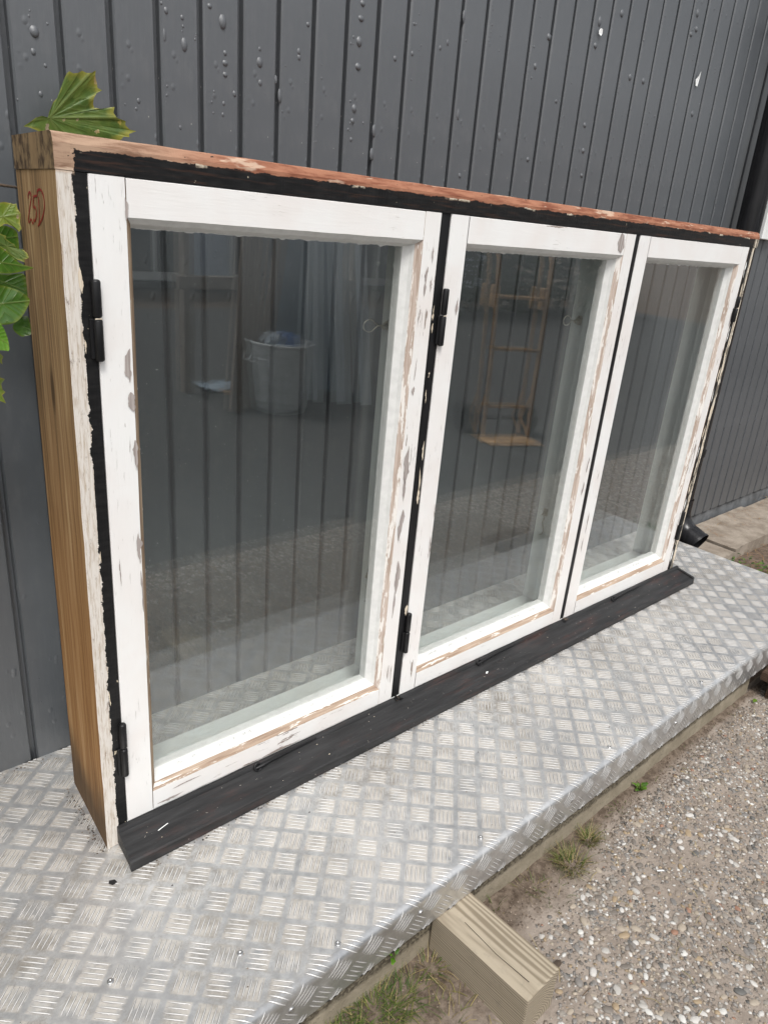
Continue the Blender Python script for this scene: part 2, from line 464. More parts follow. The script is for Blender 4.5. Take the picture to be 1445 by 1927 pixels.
def m_concrete(name, c0, c1, top_band=0.0, scale=1.0):
    t = NT(name)
    o = t.obj()
    x, y, z = t.sep(o)
    n1 = t.noise(o, 12 * scale, 6, 0.7)
    n2 = t.noise(o, 160 * scale, 4, 0.65)
    c = t.mix(t.step(n1, 0.3, 0.7), c0, c1)
    c = t.mix(t.math('MULTIPLY', t.step(n2, 0.55, 0.75), 0.6), c, tuple(v * 0.35 for v in c0))
    if top_band:
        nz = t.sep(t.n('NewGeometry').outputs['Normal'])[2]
        zedge = t.math('ADD', -0.134, t.math('MULTIPLY', t.math('SUBTRACT', n1, 0.5), 0.03))  # speckled dark band above this wavy height
        mk = t.math('MULTIPLY', t.step(z, t.math('SUBTRACT', zedge, 0.006), t.math('ADD', zedge, 0.006)), top_band)
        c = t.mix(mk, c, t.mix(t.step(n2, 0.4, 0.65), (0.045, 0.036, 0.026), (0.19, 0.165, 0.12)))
    t.bsdf(c, 0.9, 0, t.bump(t.math('ADD', n2, t.math('MULTIPLY', n1, 0.8)), 0.7, 0.003), 0.2)
    MAT[name] = t.m
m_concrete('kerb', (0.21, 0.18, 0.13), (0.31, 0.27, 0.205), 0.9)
m_concrete('slab', (0.20, 0.165, 0.13), (0.33, 0.285, 0.235), 0.0)
m_concrete('mortar', (0.21, 0.175, 0.145), (0.31, 0.265, 0.225), 0.0, 1.2)
m_concrete('asphalt', (0.075, 0.076, 0.078), (0.115, 0.114, 0.112), 0.0, 1.0)
simple('soil', (0.135, 0.098, 0.072), 0.95, 0.45, 55, 0.9, 0.006)

def m_sand():
    t = NT('sand')
    o = t.obj()
    e = t.sep(t.attr('col', out='Vector'))[0]
    n1 = t.noise(o, 60, 5, 0.65)
    n2 = t.noise(o, 22, 4, 0.65)
    dark = t.mix(t.step(n1, 0.3, 0.7), (0.075, 0.055, 0.040), (0.185, 0.145, 0.112))
    n12 = t.noise(o, 12 * 1.2, 6, 0.7)
    pale = t.mix(t.step(n12, 0.3, 0.7), (0.21, 0.175, 0.145), (0.31, 0.265, 0.225))
    k = t.step(t.math('ADD', e, t.math('MULTIPLY', t.math('SUBTRACT', n2, 0.5), 0.9)), 0.35, 1.0)
    c = t.mix(k, dark, pale)
    t.bsdf(c, 0.95, 0, t.bump(n1, 1.0, 0.005), 0.2)
    MAT['sand'] = t.m
m_sand()
def m_attr(name, rough, spec=0.4, bump=0.2, nscale=300, tr=0.0):
    t = NT(name)
    c = t.attr('col')
    n = t.noise(t.obj(), nscale, 3, 0.6)
    c2 = t.mix(t.math('MULTIPLY', t.step(n, 0.3, 0.75), 0.35), c, t.mix(0.5, c, (0.05, 0.045, 0.04)))
    b = t.bsdf(c2, rough, 0, t.bump(n, bump, 0.0005), spec)
    if tr:
        tl = t.n('BsdfTranslucent')
        t.link(c2, tl.inputs[0])
        mx = t.n('MixShader')
        mx.inputs[0].default_value = tr
        t.link(b.outputs[0], mx.inputs[1]); t.link(tl.outputs[0], mx.inputs[2])
        t.link(mx.outputs[0], t.out.inputs[0])
    MAT[name] = t.m
m_attr('stone', 0.55)
m_attr('blade', 0.6, 0.3, 0.0, 50, 0.25)

def m_leaf(name, c0, c1, spot=0.0, yellow=0.0, rough=0.35):
    t = NT(name)
    o = t.obj()
    uv = t.attr('leafpos', out='Vector')
    lx, ly, lz = t.sep(uv)          # x: distance to midrib/veins, y: edge nearness
    n = t.noise(o, 45, 4, 0.6)
    c = t.mix(t.step(n, 0.3, 0.7), c0, c1)
    c = t.mix(t.math('MULTIPLY', t.step(t.math('ADD', ly, t.math('MULTIPLY', n, 0.35)), 0.98, 1.2), yellow), c, (0.33, 0.30, 0.045))
    if spot:
        s = t.step(t.noise(o, 75, 2, 0.5), 0.735 - 0.05 * spot, 0.745 - 0.05 * spot)
        c = t.mix(s, c, t.mix(t.step(n, 0.4, 0.6), (0.40, 0.33, 0.07), (0.42, 0.32, 0.22)))
    vein = t.step(lx, 0.026, 0.006)
    c = t.mix(t.math('MULTIPLY', vein, 0.5), c, (0.16, 0.20, 0.05))
    b = t.bsdf(c, rough, 0, t.bump(t.math('ADD', t.math('MULTIPLY', vein, -0.6), t.math('MULTIPLY', n, 0.5)), 0.5, 0.0012), 0.5)
    tl = t.n('BsdfTranslucent')
    t.link(c, tl.inputs[0])
    mx = t.n('MixShader')
    mx.inputs[0].default_value = 0.28
    t.link(b.outputs[0], mx.inputs[1]); t.link(tl.outputs[0], mx.inputs[2])
    t.link(mx.outputs[0], t.out.inputs[0])
    MAT[name] = t.m
m_leaf('leaf_maple', (0.06, 0.12, 0.018), (0.12, 0.185, 0.03), 1.0, 0.8, 0.45)
m_leaf('leaf_yellow', (0.11, 0.20, 0.02), (0.21, 0.27, 0.03), 0.6, 0.9, 0.45)
m_leaf('leaf_dark', (0.040, 0.108, 0.013), (0.072, 0.165, 0.02), 0.0, 0.25, 0.25)
m_leaf('leaf_bright', (0.09, 0.23, 0.018), (0.13, 0.29, 0.024), 0.0, 0.1, 0.25)

simple('red_marker', (0.26, 0.012, 0.010), 0.6, 0.2, 120, 0.0)
simple('pencil', (0.30, 0.31, 0.31), 0.6, 0.2, 120, 0.0)
simple('zinc', (0.78, 0.81, 0.82), 0.45, 0.15, 22, 0.2, 0.001, 0.35)
simple('sheet_pale', (0.76, 0.82, 0.86), 0.5, 0.18, 9, 0.1, 0.001, 0, 0.5, (3, 3, 0.3))
simple('sheet_blue', (0.27, 0.34, 0.41), 0.5, 0.15, 5, 0.1)
simple('truck_paint', (0.55, 0.33, 0.15), 0.45, 0.3, 14, 0.2)
simple('rubber', (0.02, 0.02, 0.021), 0.7, 0.2, 40, 0.2)
simple('house_pale', (0.55, 0.62, 0.72), 0.7, 0.1, 3, 0.2)
simple('house_dark', (0.045, 0.048, 0.052), 0.5, 0.15, 5, 0.1)
simple('bag_blue', (0.05, 0.16, 0.42), 0.4, 0.3, 30, 0.4, 0.004)
simple('bag_white', (0.40, 0.46, 0.52), 0.4, 0.2, 30, 0.4, 0.004)
simple('fresh_wood', (0.45, 0.27, 0.13), 0.7, 0.25, 30, 0.2)
simple('chip_black', (0.012, 0.012, 0.013), 0.4, 0.2, 90, 0.2)
simple('brass_iron', (0.62, 0.58, 0.50), 0.40, 0.35, 120, 0.4, 0.0006, 0.75)
simple('hedge_leaf', (0.028, 0.050, 0.014), 0.6, 0.5, 10, 0.1)
simple('bark', (0.07, 0.05, 0.035), 0.9, 0.4, 30, 0.8, 0.003)

# ------------------------------------------------------------------ mesh helpers
class MB:
    def __init__(s):
        s.v = []; s.f = []; s.m = []; s.sm = []
    def add(s, verts, faces, mat=0, smooth=False):
        b = len(s.v)
        s.v.extend([tuple(map(float, p)) for p in verts])
        for f in faces:
            s.f.append(tuple(b + i for i in f))
            s.m.append(mat); s.sm.append(smooth)
    def bm(s, bm_, mat=0, smooth=False):
        bm_.verts.index_update()
        s.add([v.co[:] for v in bm_.verts], [[v.index for v in f.verts] for f in bm_.faces], mat, smooth)
        bm_.free()
    def box(s, x0, x1, y0, y1, z0, z1, bev=0.0, mat=0, seg=1):
        if bev <= 0:
            s.add([(x0, y0, z0), (x1, y0, z0), (x1, y1, z0), (x0, y1, z0), (x0, y0, z1), (x1, y0, z1), (x1, y1, z1), (x0, y1, z1)],
                  [(0, 3, 2, 1), (4, 5, 6, 7), (0, 1, 5, 4), (1, 2, 6, 5), (2, 3, 7, 6), (3, 0, 4, 7)], mat)
            return
        b = bmesh.new()
        bmesh.ops.create_cube(b, size=1)
        for v in b.verts:
            v.co = Vector((x0 + (v.co.x + .5) * (x1 - x0), y0 + (v.co.y + .5) * (y1 - y0), z0 + (v.co.z + .5) * (z1 - z0)))
        bmesh.ops.bevel(b, geom=b.edges[:], offset=bev, segments=seg, affect='EDGES', profile=0.5)
        s.bm(b, mat, False)
    def prism(s, poly, a0, a1, axis='x', mat=0, mats=None, cap=True):
        """poly: list of 2D points, counter-clockwise; extruded along axis from a0 to a1 (values or per-point lists)."""
        n = len(poly)
        def P(p, a):
            if axis == 'x': return (a, p[0], p[1])
            if axis == 'y': return (p[0], a, p[1])
            return (p[0], p[1], a)
        A0 = a0 if isinstance(a0, (list, tuple)) else [a0] * n
        A1 = a1 if isinstance(a1, (list, tuple)) else [a1] * n
        vs = [P(p, a) for p, a in zip(poly, A0)] + [P(p, a) for p, a in zip(poly, A1)]
        for i in range(n):
            j = (i + 1) % n
            s.add([vs[i], vs[j], vs[n + j], vs[n + i]], [(0, 1, 2, 3)], mats[i] if mats else mat)
        if cap:
            s.add(vs, [tuple(range(n))[::-1], tuple(range(n, 2 * n))], mat)
    def tube(s, pts, r, n=8, mat=0, cap=True):
        pts = [Vector(p) for p in pts]
        rs = r if isinstance(r, (list, tuple)) else [r] * len(pts)
        up = None; rings = []
        for i, p in enumerate(pts):
            d = (pts[min(i + 1, len(pts) - 1)] - pts[max(i - 1, 0)]).normalized()
            if up is None:
                up = d.orthogonal().normalized()
            else:
                up = (up - d * up.dot(d)).normalized()
            w = d.cross(up)
            rings.append([p + (up * math.cos(2 * math.pi * k / n) + w * math.sin(2 * math.pi * k / n)) * rs[i] for k in range(n)])
        vs = [v for rg in rings for v in rg]
        fs = []
        for i in range(len(pts) - 1):
            for k in range(n):
                k2 = (k + 1) % n
                fs.append((i * n + k, i * n + k2, (i + 1) * n + k2, (i + 1) * n + k))
        s.add(vs, fs, mat, True)
        if cap:
            s.add(vs, [tuple(range(n))[::-1], tuple(range((len(pts) - 1) * n, len(pts) * n))], mat)
    def lathe(s, prof, c=(0, 0, 0), n=20, mat=0, smooth=True):
        vs = []
        for r, z in prof:
            for k in range(n):
                a = 2 * math.pi * k / n
                vs.append((c[0] + r * math.cos(a), c[1] + r * math.sin(a), c[2] + z))
        fs = []
        for i in range(len(prof) - 1):
            for k in range(n):
                k2 = (k + 1) % n
                fs.append((i * n + k, i * n + k2, (i + 1) * n + k2, (i + 1) * n + k))
        s.add(vs, fs, mat, smooth)
    def mesh(s, name, mats):
        me = bpy.data.meshes.new(name)
        me.from_pydata(s.v, [], s.f)
        for m in (mats if isinstance(mats, (list, tuple)) else [mats]):
            me.materials.append(m if not isinstance(m, str) else MAT[m])
        me.polygons.foreach_set('material_index', s.m)
        me.polygons.foreach_set('use_smooth', s.sm)
        me.update()
        return me
    def build(s, name, mats, parent=None, **props):
        return link(name, s.mesh(name, mats), parent, **props)

def link(name, me, parent=None, loc=None, rot=None, scale=None, **props):
    o = bpy.data.objects.new(name, me)
    COL.objects.link(o)
    if parent is not None:
        o.parent = parent
    if loc is not None: o.location = loc
    if rot is not None: o.rotation_euler = rot
    if scale is not None: o.scale = scale
    for k, v in props.items():
        o[k] = v
    return o

def empty(name, loc=(0, 0, 0), rot=(0, 0, 0), parent=None, **props):
    o = bpy.data.objects.new(name, None)
    COL.objects.link(o)
    o.empty_display_size = 0.05
    o.location = loc; o.rotation_euler = rot
    if parent is not None: o.parent = parent
    for k, v in props.items():
        o[k] = v
    return o

def np_mesh(name, V, F, mat, smooth=True, colors=None):
    """V (n,3), F (m,k) fast mesh; colors (n,3) per vertex into 'col'."""
    me = bpy.data.meshes.new(name)
    V = np.asarray(V, np.float32); F = np.asarray(F, np.int32)
    k = F.shape[1]
    me.vertices.add(len(V)); me.vertices.foreach_set('co', V.ravel())
    me.loops.add(F.size); me.loops.foreach_set('vertex_index', F.ravel())
    me.polygons.add(len(F)); me.polygons.foreach_set('loop_start', np.arange(0, F.size, k, dtype=np.int32))
    me.polygons.foreach_set('use_smooth', np.full(len(F), smooth))
    me.materials.append(MAT[mat])
    if colors is not None:
        a = me.attributes.new('col', 'FLOAT_COLOR', 'POINT')
        a.data.foreach_set('color', np.concatenate([colors, np.ones((len(V), 1))], 1).astype(np.float32).ravel())
    me.update(calc_edges=True)
    me.validate()
    return me

YW = 0.3256          # face of the house wall
YE = -0.4370         # bent front edge of the metal platform
ZG = -0.185          # aggregate path
XE = 2.475           # right end of the metal platform

# ================================================================== SETTING
def sheet(name, x0, x1, y0, y1, z, mat, nx=1, ny=1, amp=0.0, kind='structure'):
    xs = np.linspace(x0, x1, nx + 1); ys = np.linspace(y0, y1, ny + 1)
    V = [(x, y, z + (amp * pnoise(Vector((x * 9, y * 9, z))) if amp else 0)) for y in ys for x in xs]
    F = [(j * (nx + 1) + i, j * (nx + 1) + i + 1, (j + 1) * (nx + 1) + i + 1, (j + 1) * (nx + 1) + i) for j in range(ny) for i in range(nx)]
    return link(name, np_mesh(name, V, F, mat, amp > 0), kind=kind)

sheet('ground', -150, 150, -150, 150, -0.235, 'soil')
path = sheet('path', -2.6, 7.0, -1.25, -0.40, ZG, 'mortar')
sheet('asphalt_yard', -12, 14, -8.0, -1.252, ZG - 0.004, 'asphalt')
sheet('flower_bed', 2.3, 9.0, -0.396, 0.60, -0.142, 'soil', 90, 20, 0.02)

# kerb stones under the front edge
def kerb(x0, x1, dy, dz):
    mb = MB()
    yf = -0.4225 + dy
    prof = [(-0.20, -0.25), (-0.20, -0.092 + dz), (yf + 0.014, -0.092 + dz), (yf + 0.005, -0.097 + dz), (yf, -0.107 + dz), (yf - 0.004, -0.25)]
    n = max(2, int((x1 - x0) / 0.05))
    xs = np.linspace(x0, x1, n + 1)
    k = len(prof); V = []; F = []
    for x in xs:
        for i, (y, z) in enumerate(prof):
            w = 0.0022 * pnoise(Vector((x * 14, i * 1.7, 3.1))) if i >= 2 else 0
            V.append((x, y + w, z + w * 0.8))
    for a in range(n):
        for i in range(k):
            j = (i + 1) % k
            F.append((a * k + i, (a + 1) * k + i, (a + 1) * k + j, a * k + j))
    mb.add(V, F, 0)
    mb.add(V[:k] + V[-k:], [tuple(range(k))[::-1], tuple(range(k, 2 * k))], 0)
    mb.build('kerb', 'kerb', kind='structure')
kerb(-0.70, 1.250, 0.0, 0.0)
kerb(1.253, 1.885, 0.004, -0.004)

# soil strip beside the kerb, ragged towards the pebbles
def soil_strip():
    xs = np.linspace(-1.2, 2.2, 171)
    rows = 13
    V = []; F = []; CE = []
    def bound(x):
        pts = [(-1.2, -0.60), (0.10, -0.66), (0.45, -0.655), (0.56, -0.62), (0.63, -0.543), (0.82, -0.532), (0.90, -0.532), (0.96, -0.482), (1.08, -0.466), (1.28, -0.473), (1.48, -0.452), (2.2, -0.446)]
        return float(np.interp(x, [p[0] for p in pts], [p[1] for p in pts])) + 0.012 * pnoise(Vector((x * 16, 0, 0))) + 0.006 * pnoise(Vector((x * 60, 4, 0)))
    for x in xs:
        b = bound(x)
        for r in range(rows):
            f = r / (rows - 1)
            y = -0.4205 + (b + 0.4205) * f
            z = ZG + 0.0075 * (1 - f ** 2) - 0.002 * f + 0.004 * pnoise(Vector((x * 22, y * 22, 1))) * (1 - f) + 0.003 * pnoise(Vector((x * 70, y * 70, 1))) * (1 - f)
            V.append((x, y, z)); CE.append((f, f, f))
    for i in range(len(xs) - 1):
        for r in range(rows - 1):
            F.append((i * rows + r, i * rows + r + 1, (i + 1) * rows + r + 1, (i + 1) * rows + r))
    link('soil_strip', np_mesh('soil_strip', V, F, 'sand', True, np.array(CE)), kind='structure')
    return bound
soil_edge = soil_strip()

# ------------------------------------------------------------------ house wall
PP = 0.0829; G0 = 0.0514
wall = empty('house_wall', (0, YW, 0), kind='thing', label='dark grey painted house wall of vertical tongue and groove boards with blistered paint', category='wall')
def plank_mesh(v):
    w = PP; d = 0.0175
    prof = [(0.0078 + 0.0005 * v, 0.0), (w - 0.0092, 0.0), (w - 0.0072, 0.0016), (w - 0.0064, d), (w + 0.0048, d + 0.0002), (w + 0.0048, 0.0205), (0.0049, 0.0205), (0.0046, 0.0034)]
    mb = MB()
    mb.prism([(x, y) for x, y in prof], -0.035, 2.7, 'z')
    return mb.mesh('plank', 'wall')
pm = [plank_mesh(v) for v in (0, 1, -1)]
def wall_plank(i, me, z0=None):
    o = link('plank', me, wall, (G0 + i * PP - 0.004, 0.0012 * pnoise(Vector((i * 3.7, 0, 0))), 0))
for i in range(-14, 52):
    wall_plank(i, pm[i % 3])
b = MB(); b.box(-1.4, 5.0, 0.021, 0.15, -0.05, 2.72); b.build('sheathing', 'house_dark', wall)
# plinth below the boards
b = MB()
xs = np.linspace(-1.4, 5.0, 130)
V = []; F = []
for x in xs:
    for (y, z) in ((0.012, -0.046), (0.0105, -0.11), (0.012, -0.25)):
        V.append((x, y + 0.006 * pnoise(Vector((x * 12, z * 30, 2))), z + (0.010 * pnoise(Vector((x * 9, 7, 2))) if z > -0.06 else 0)))
for i in range(len(xs) - 1):
    for k in range(2):
        F.append((i * 3 + k, i * 3 + k + 1, (i + 1) * 3 + k + 1, (i + 1) * 3 + k))
b.add(V, F, 0, False)
b.box(-1.4, 5.0, 0.02, 0.14, -0.25, -0.052)
b.build('plinth', 'plinth', wall)
b = MB(); b.box(2.86, 2.99, -0.026, -0.001, 1.205, 2.6, 0.002); b.build('window_casing', 'white_trim', wall)

# paint blisters
def dome_mesh(seed):
    rnd = random.Random(seed)
    V = [(0, -1, 0)]; F = []
    n = 9
    for r, h in ((0.35, 0.92), (0.72, 0.62), (1.0, 0.0)):
        for k in range(n):
            a = 2 * math.pi * k / n
            q = 1 + rnd.uniform(-0.07, 0.07)
            V.append((r * q * math.cos(a), -h, r * q * math.sin(a) - 0.16 * h))
    for k in range(n):
        k2 = (k + 1) % n
        F.append((0, 1 + k, 1 + k2))
        for rr in range(2):
            F.append((1 + rr * n + k, 1 + (rr + 1) * n + k, 1 + (rr + 1) * n + k2, 1 + rr * n + k2))
    return V, F
domes = []
for sd_ in range(3):
    V, F = dome_mesh(sd_)
    mb = MB(); mb.add(V, F, 0, True); domes.append(mb.mesh('paint_blister', 'blister'))
BL = [(0.089, 1.364, 0.0089, 0.0095), (0.085, 1.336, 0.0049, 0.0059), (0.091, 1.278, 0.0042, 0.0054), (0.312, 1.441, 0.0049, 0.0063), (0.342, 1.437, 0.0041, 0.0048), (0.345, 1.397, 0.0072, 0.0123), (0.422, 1.447, 0.0099, 0.0132), (0.427, 1.399, 0.0044, 0.0051), (0.427, 1.383, 0.0067, 0.006), (0.427, 1.364, 0.0056, 0.0052), (0.447, 1.336, 0.0046, 0.0062), (0.422, 1.297, 0.0034, 0.0045), (0.396, 1.466, 0.0053, 0.0048), (0.256, 1.294, 0.0039, 0.005), (0.251, 1.281, 0.0029, 0.0033), (0.501, 1.398, 0.0083, 0.0106), (0.501, 1.42, 0.0047, 0.0052), (0.503, 1.364, 0.006, 0.0072), (0.591, 1.433, 0.0051, 0.0072), (0.592, 1.423, 0.0051, 0.0063), (0.611, 1.483, 0.0051, 0.0053), (0.746, 1.548, 0.007, 0.0063), (0.744, 1.521, 0.0085, 0.0064), (0.742, 1.48, 0.0099, 0.0103), (0.743, 1.434, 0.0086, 0.0077), (0.739, 1.355, 0.0073, 0.009), (0.736, 1.331, 0.0059, 0.0061), (0.735, 1.295, 0.0044, 0.0051), (0.844, 1.468, 0.0062, 0.0069), (0.894, 1.487, 0.0048, 0.006), (1.0, 1.529, 0.0051, 0.0081), (0.978, 1.514, 0.0051, 0.0061), (1.568, 1.69, 0.0140, 0.0194), (1.665, 1.729, 0.0101, 0.0104), (1.362, 1.612, 0.0086, 0.0089), (1.323, 1.54, 0.0064, 0.0079), (2.064, 1.816, 0.0136, 0.0125), (2.076, 1.776, 0.0107, 0.009), (1.759, 1.591, 0.009, 0.0102), (2.156, 1.554, 0.0107, 0.0101), (1.086, 1.259, 0.0058, 0.0071), (1.566, 1.633, 0.0087, 0.0082), (1.832, 1.593, 0.0094, 0.0091), (1.575, 1.44, 0.0076, 0.0077), (1.587, 1.376, 0.0077, 0.008), (1.344, 1.325, 0.0067, 0.0063), (2.051, 1.757, 0.0094, 0.0077), (1.599, 1.312, 0.0079, 0.0069), (0.539, 1.375, 0.0037, 0.0082), (0.549, 1.349, 0.005, 0.0184), (0.798, 1.321, 0.0062, 0.0166), (0.796, 1.273, 0.0062, 0.0159), (0.308, 1.404, 0.004, 0.012), (1.045, 1.59, 0.0052, 0.018), (1.058, 1.391, 0.0055, 0.0133), (1.218, 1.364, 0.0062, 0.0119), (0.083, 1.384, 0.0024, 0.0029), (0.102, 1.32, 0.0033, 0.0038), (0.11, 1.379, 0.0025, 0.0029), (0.334, 1.263, 0.0032, 0.0044), (0.424, 1.316, 0.0034, 0.0044), (1.429, 1.477, 0.0069, 0.0061), (0.893, 1.543, 0.0047, 0.0039)]
for i, (x, z, rx, rz) in enumerate(BL):
    rx = min(rx, 0.0085); rz = min(rz, 0.0135)
    link('paint_blister', domes[i % 3], wall, (x, 0.0006, z), None, (rx * 0.92, min(rx, rz) * 0.52, rz))
# many small ones, in vertical runs
V = []; F = []
rnd = random.Random(3)
for run in range(1100):
    px_ = rnd.randint(-3, 40); x0 = G0 + px_ * PP + (rnd.uniform(0.006, 0.022) if rnd.random() < 0.6 else rnd.uniform(0.008, PP - 0.014)); z0 = rnd.uniform(0.05, 2.1)
    for k in range(rnd.choice((1, 1, 2, 3, 6))):
        r = 0.0006 + 0.0019 * rnd.random() ** 2.2
        dv, df = dome_mesh(rnd.randint(0, 99))
        bse = len(V)
        xx = x0 + rnd.uniform(-0.004, 0.004); zz = z0 - k * rnd.uniform(0.006, 0.014)
        V += [(xx + p[0] * r, 0.0006 + p[1] * r * 0.6, zz + p[2] * r * 1.4) for p in dv]
        F += [tuple(bse + q for q in f) for f in df]
mb = MB(); mb.add(V, F, 0, True); mb.build('small_blisters', 'blister', wall, kind='stuff')
# one burst blister and loose paint flakes
mb = MB()
mb.add([(0, 0, 0), (.004, -.002, .006), (.011, -.004, .004), (.013, -.003, -.006), (.006, -.004, -.012), (0, -.001, -.008)], [(0, 1, 2, 3, 4, 5)])
mb.build('paint_flake', 'white_trim', wall).location = (1.566, -0.004, 1.668)
mb = MB()
mb.add([(0, 0, 0), (.008, -.003, .010), (.016, -.004, .026), (.020, -.002, .012), (.012, -.003, -.018), (.004, -.001, -.016)], [(0, 1, 2, 3, 4, 5)])
mb.build('paint_flake', 'white_trim', wall).location = (2.128, -0.003, 1.648)

# ------------------------------------------------------------------ rain pipe
pipe = empty('downpipe', (2.612, YW - 0.072, -0.05), kind='thing', label='black round downpipe on the dark wall with its spout right of the window', category='downpipe')
mb = MB()
mb.tube([(0, 0, 2.75), (0, 0, 1.3), (0, 0, 0.15)], 0.0435, 24)
mb.build('pipe', 'pipe_black', pipe)
mb = MB()
ang = [0, 12, 24, 36, 48, 58, 64]
pts = [(0, 0, 0.19), (0, 0, 0.13)]
c = Vector((0, -0.11, 0.13))
for a in ang[1:]:
    pts.append((0, -0.11 + 0.11 * math.cos(R_(a)), 0.13 - 0.11 * math.sin(R_(a))))
d = Vector((0, -math.sin(R_(64)), -math.cos(R_(64))))
pts.append(tuple(Vector(pts[-1]) + d * 0.05))
rr = [0.0475, 0.0475] + [0.0475 + 0.0016 * i for i in range(1, len(ang))] + [0.060]
mb.tube(pts, rr, 24, cap=False)
e = Vector(pts[-1])
mb.tube([e - d * 0.004, e + d * 0.006], [0.0625, 0.0625], 24, cap=False)
inner = [p for p in pts[::-1]]
mb.tube([tuple(Vector(p) + (d * 0.004 if i == 0 else Vector((0, 0, 0)))) for i, p in enumerate(inner)], [q - 0.004 for q in rr[::-1]], 24, cap=False)
mb.build('spout', 'pipe_black', pipe)
for z in (0.40, 1.93):
    mb = MB()
    mb.tube([(0, 0, z - 0.014), (0, 0, z + 0.014)], 0.0475, 24)
    mb.box(-0.008, 0.008, 0.03, 0.074, z - 0.012, z + 0.012)
    mb.box(0.045, 0.066, -0.006, 0.006, z - 0.013, z + 0.013, 0.002)
    mb.box(-0.066, -0.045, -0.006, 0.006, z - 0.013, z + 0.013, 0.002)
    mb.build('pipe_clamp', 'iron_black', pipe)

# ------------------------------------------------------------------ metal platform
plat = empty('metal_platform', (0, 0, 0), kind='thing', label='checker plate aluminium platform with bent front edge along the house wall', category='platform')
RB = 0.014          # bend radius
LIP = 0.085
ZP = -0.0014
X0P = -0.85
def fold(x, y, h):
    """unrolled (x, y) on the plate -> 3-D, h above the surface"""
    s = (YE + RB) - y
    if s <= 0:
        return (x, y, ZP + h)
    L = RB * math.pi / 2
    if s < L:
        a = s / RB
        return (x, YE + RB - (RB + h) * math.sin(a), ZP - RB + (RB + h) * math.cos(a))
    return (x, YE - h, ZP - RB - (s - L))
YB = YW + 0.0
smax = RB * math.pi / 2 + LIP - RB
ys = [YB, 0.1, -0.15, YE + RB] + [YE + RB - RB * math.pi / 2 * k / 6 for k in range(1, 7)] + [YE + RB - smax]
V = []; F = []
xs = [X0P, 0.5, 1.5, XE]
for x in xs:
    for y in ys: V.append(fold(x, y, 0))
n = len(ys)
for i in range(len(xs) - 1):
    for k in range(n - 1):
        F.append((i * n + k, i * n + k + 1, (i + 1) * n + k + 1, (i + 1) * n + k))
# underside, 3 mm thick
V2 = []
for x in xs:
    for y in ys: V2.append(fold(x, y, -0.003))
bse = len(V)
F2 = [tuple(bse + q for q in f[::-1]) for f in F]
V += V2
rim = []
for i in range(len(xs) - 1):
    for k in (0, n - 1):
        a, b2 = i * n + k, (i + 1) * n + k
        rim.append((a, b2, bse + b2, bse + a) if k == 0 else (b2, a, bse + a, bse + b2))
for i in (0, len(xs) - 1):
    for k in range(n - 1):
        a, b2 = i * n + k, i * n + k + 1
        rim.append((a, b2, bse + b2, bse + a))
mb = MB(); mb.add(V, F + F2 + rim, 0, False)
plate = mb.build('plate', 'alu_plate', plat)
for p in plate.data.polygons:
    p.use_smooth = abs(p.normal.z) < 0.999 and abs(p.normal.y) > 0.05 and abs(p.normal.y) < 0.999
# tread bars
V = []; F = []; RIDGE = []
L2 = 0.0205; NB = 6
ux, uy = TX / 2, TY / 2
ul = math.hypot(ux, uy)
eu = (ux / ul, uy / ul); ev = (ux / ul, -uy / ul)
rnd = np.random.RandomState(2)
for m_ in range(int((X0P - TX0) / TX) - 1, int((XE - TX0) / TX) + 2):
    for n_ in range(int((-0.55 - TY0) / TY) - 1, int((YB - TY0) / TY) + 2):
        for typ in (0, 1):
            cx_ = TX0 + (m_ + 0.5 * typ) * TX; cy_ = TY0 + (n_ + 0.5 * typ) * TY
            e1, e2 = (eu, ev) if typ == 0 else (ev, eu)
            for k in range(5):
                off = (k - 2) * 0.0084
                LL = L2 * (1.0 - 0.03 * abs(k - 2)) * rnd.uniform(0.95, 1.03)
                x0_, y0_ = cx_ + e2[0] * off, cy_ + e2[1] * off
                ok = True; pv = []
                for q in range(NB + 1):
                    f = -1 + 2 * q / NB
                    w = 0.0017 * max(0, 1 - abs(f) ** 2.0) + 0.0001
                    hh = 0.0017 * (1 - abs(f) ** 2.5)
                    for sgn in (-1, 0, 1):
                        x = x0_ + e1[0] * f * LL + e2[0] * sgn * w
                        y = y0_ + e1[1] * f * LL + e2[1] * sgn * w
                        s_ = (YE + RB) - y
                        if x < X0P + 0.002 or x > XE - 0.002 :
                            ok = False
                        y = min(y, YB - 0.001)
                        if s_ > smax - 0.001:
                            y = YE + RB - smax + 0.001
                        pv.append(fold(x, y, 0.0001 if sgn else hh + 0.00015))
                if not ok or (YE + RB) - y0_ > smax + 0.008 or y0_ > YB + 0.006:
                    continue
                bse = len(V)
                V += pv; RIDGE += [(0.0, 0.0, 0.0), (1.0, 1.0, 1.0), (0.0, 0.0, 0.0)] * (NB + 1)
                for q in range(NB):
                    a = bse + q * 3
                    F.append((a, a + 1, a + 4, a + 3)); F.append((a + 1, a + 2, a + 5, a + 4))
me = np_mesh('tread_bars', V, F, 'alu_bar', True, np.array(RIDGE))
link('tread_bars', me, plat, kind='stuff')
# make sure normals of the bars point up
bmx = bmesh.new(); bmx.from_mesh(me); bmesh.ops.recalc_face_normals(bmx, faces=bmx.faces[:])
bmx.to_mesh(me); bmx.free()
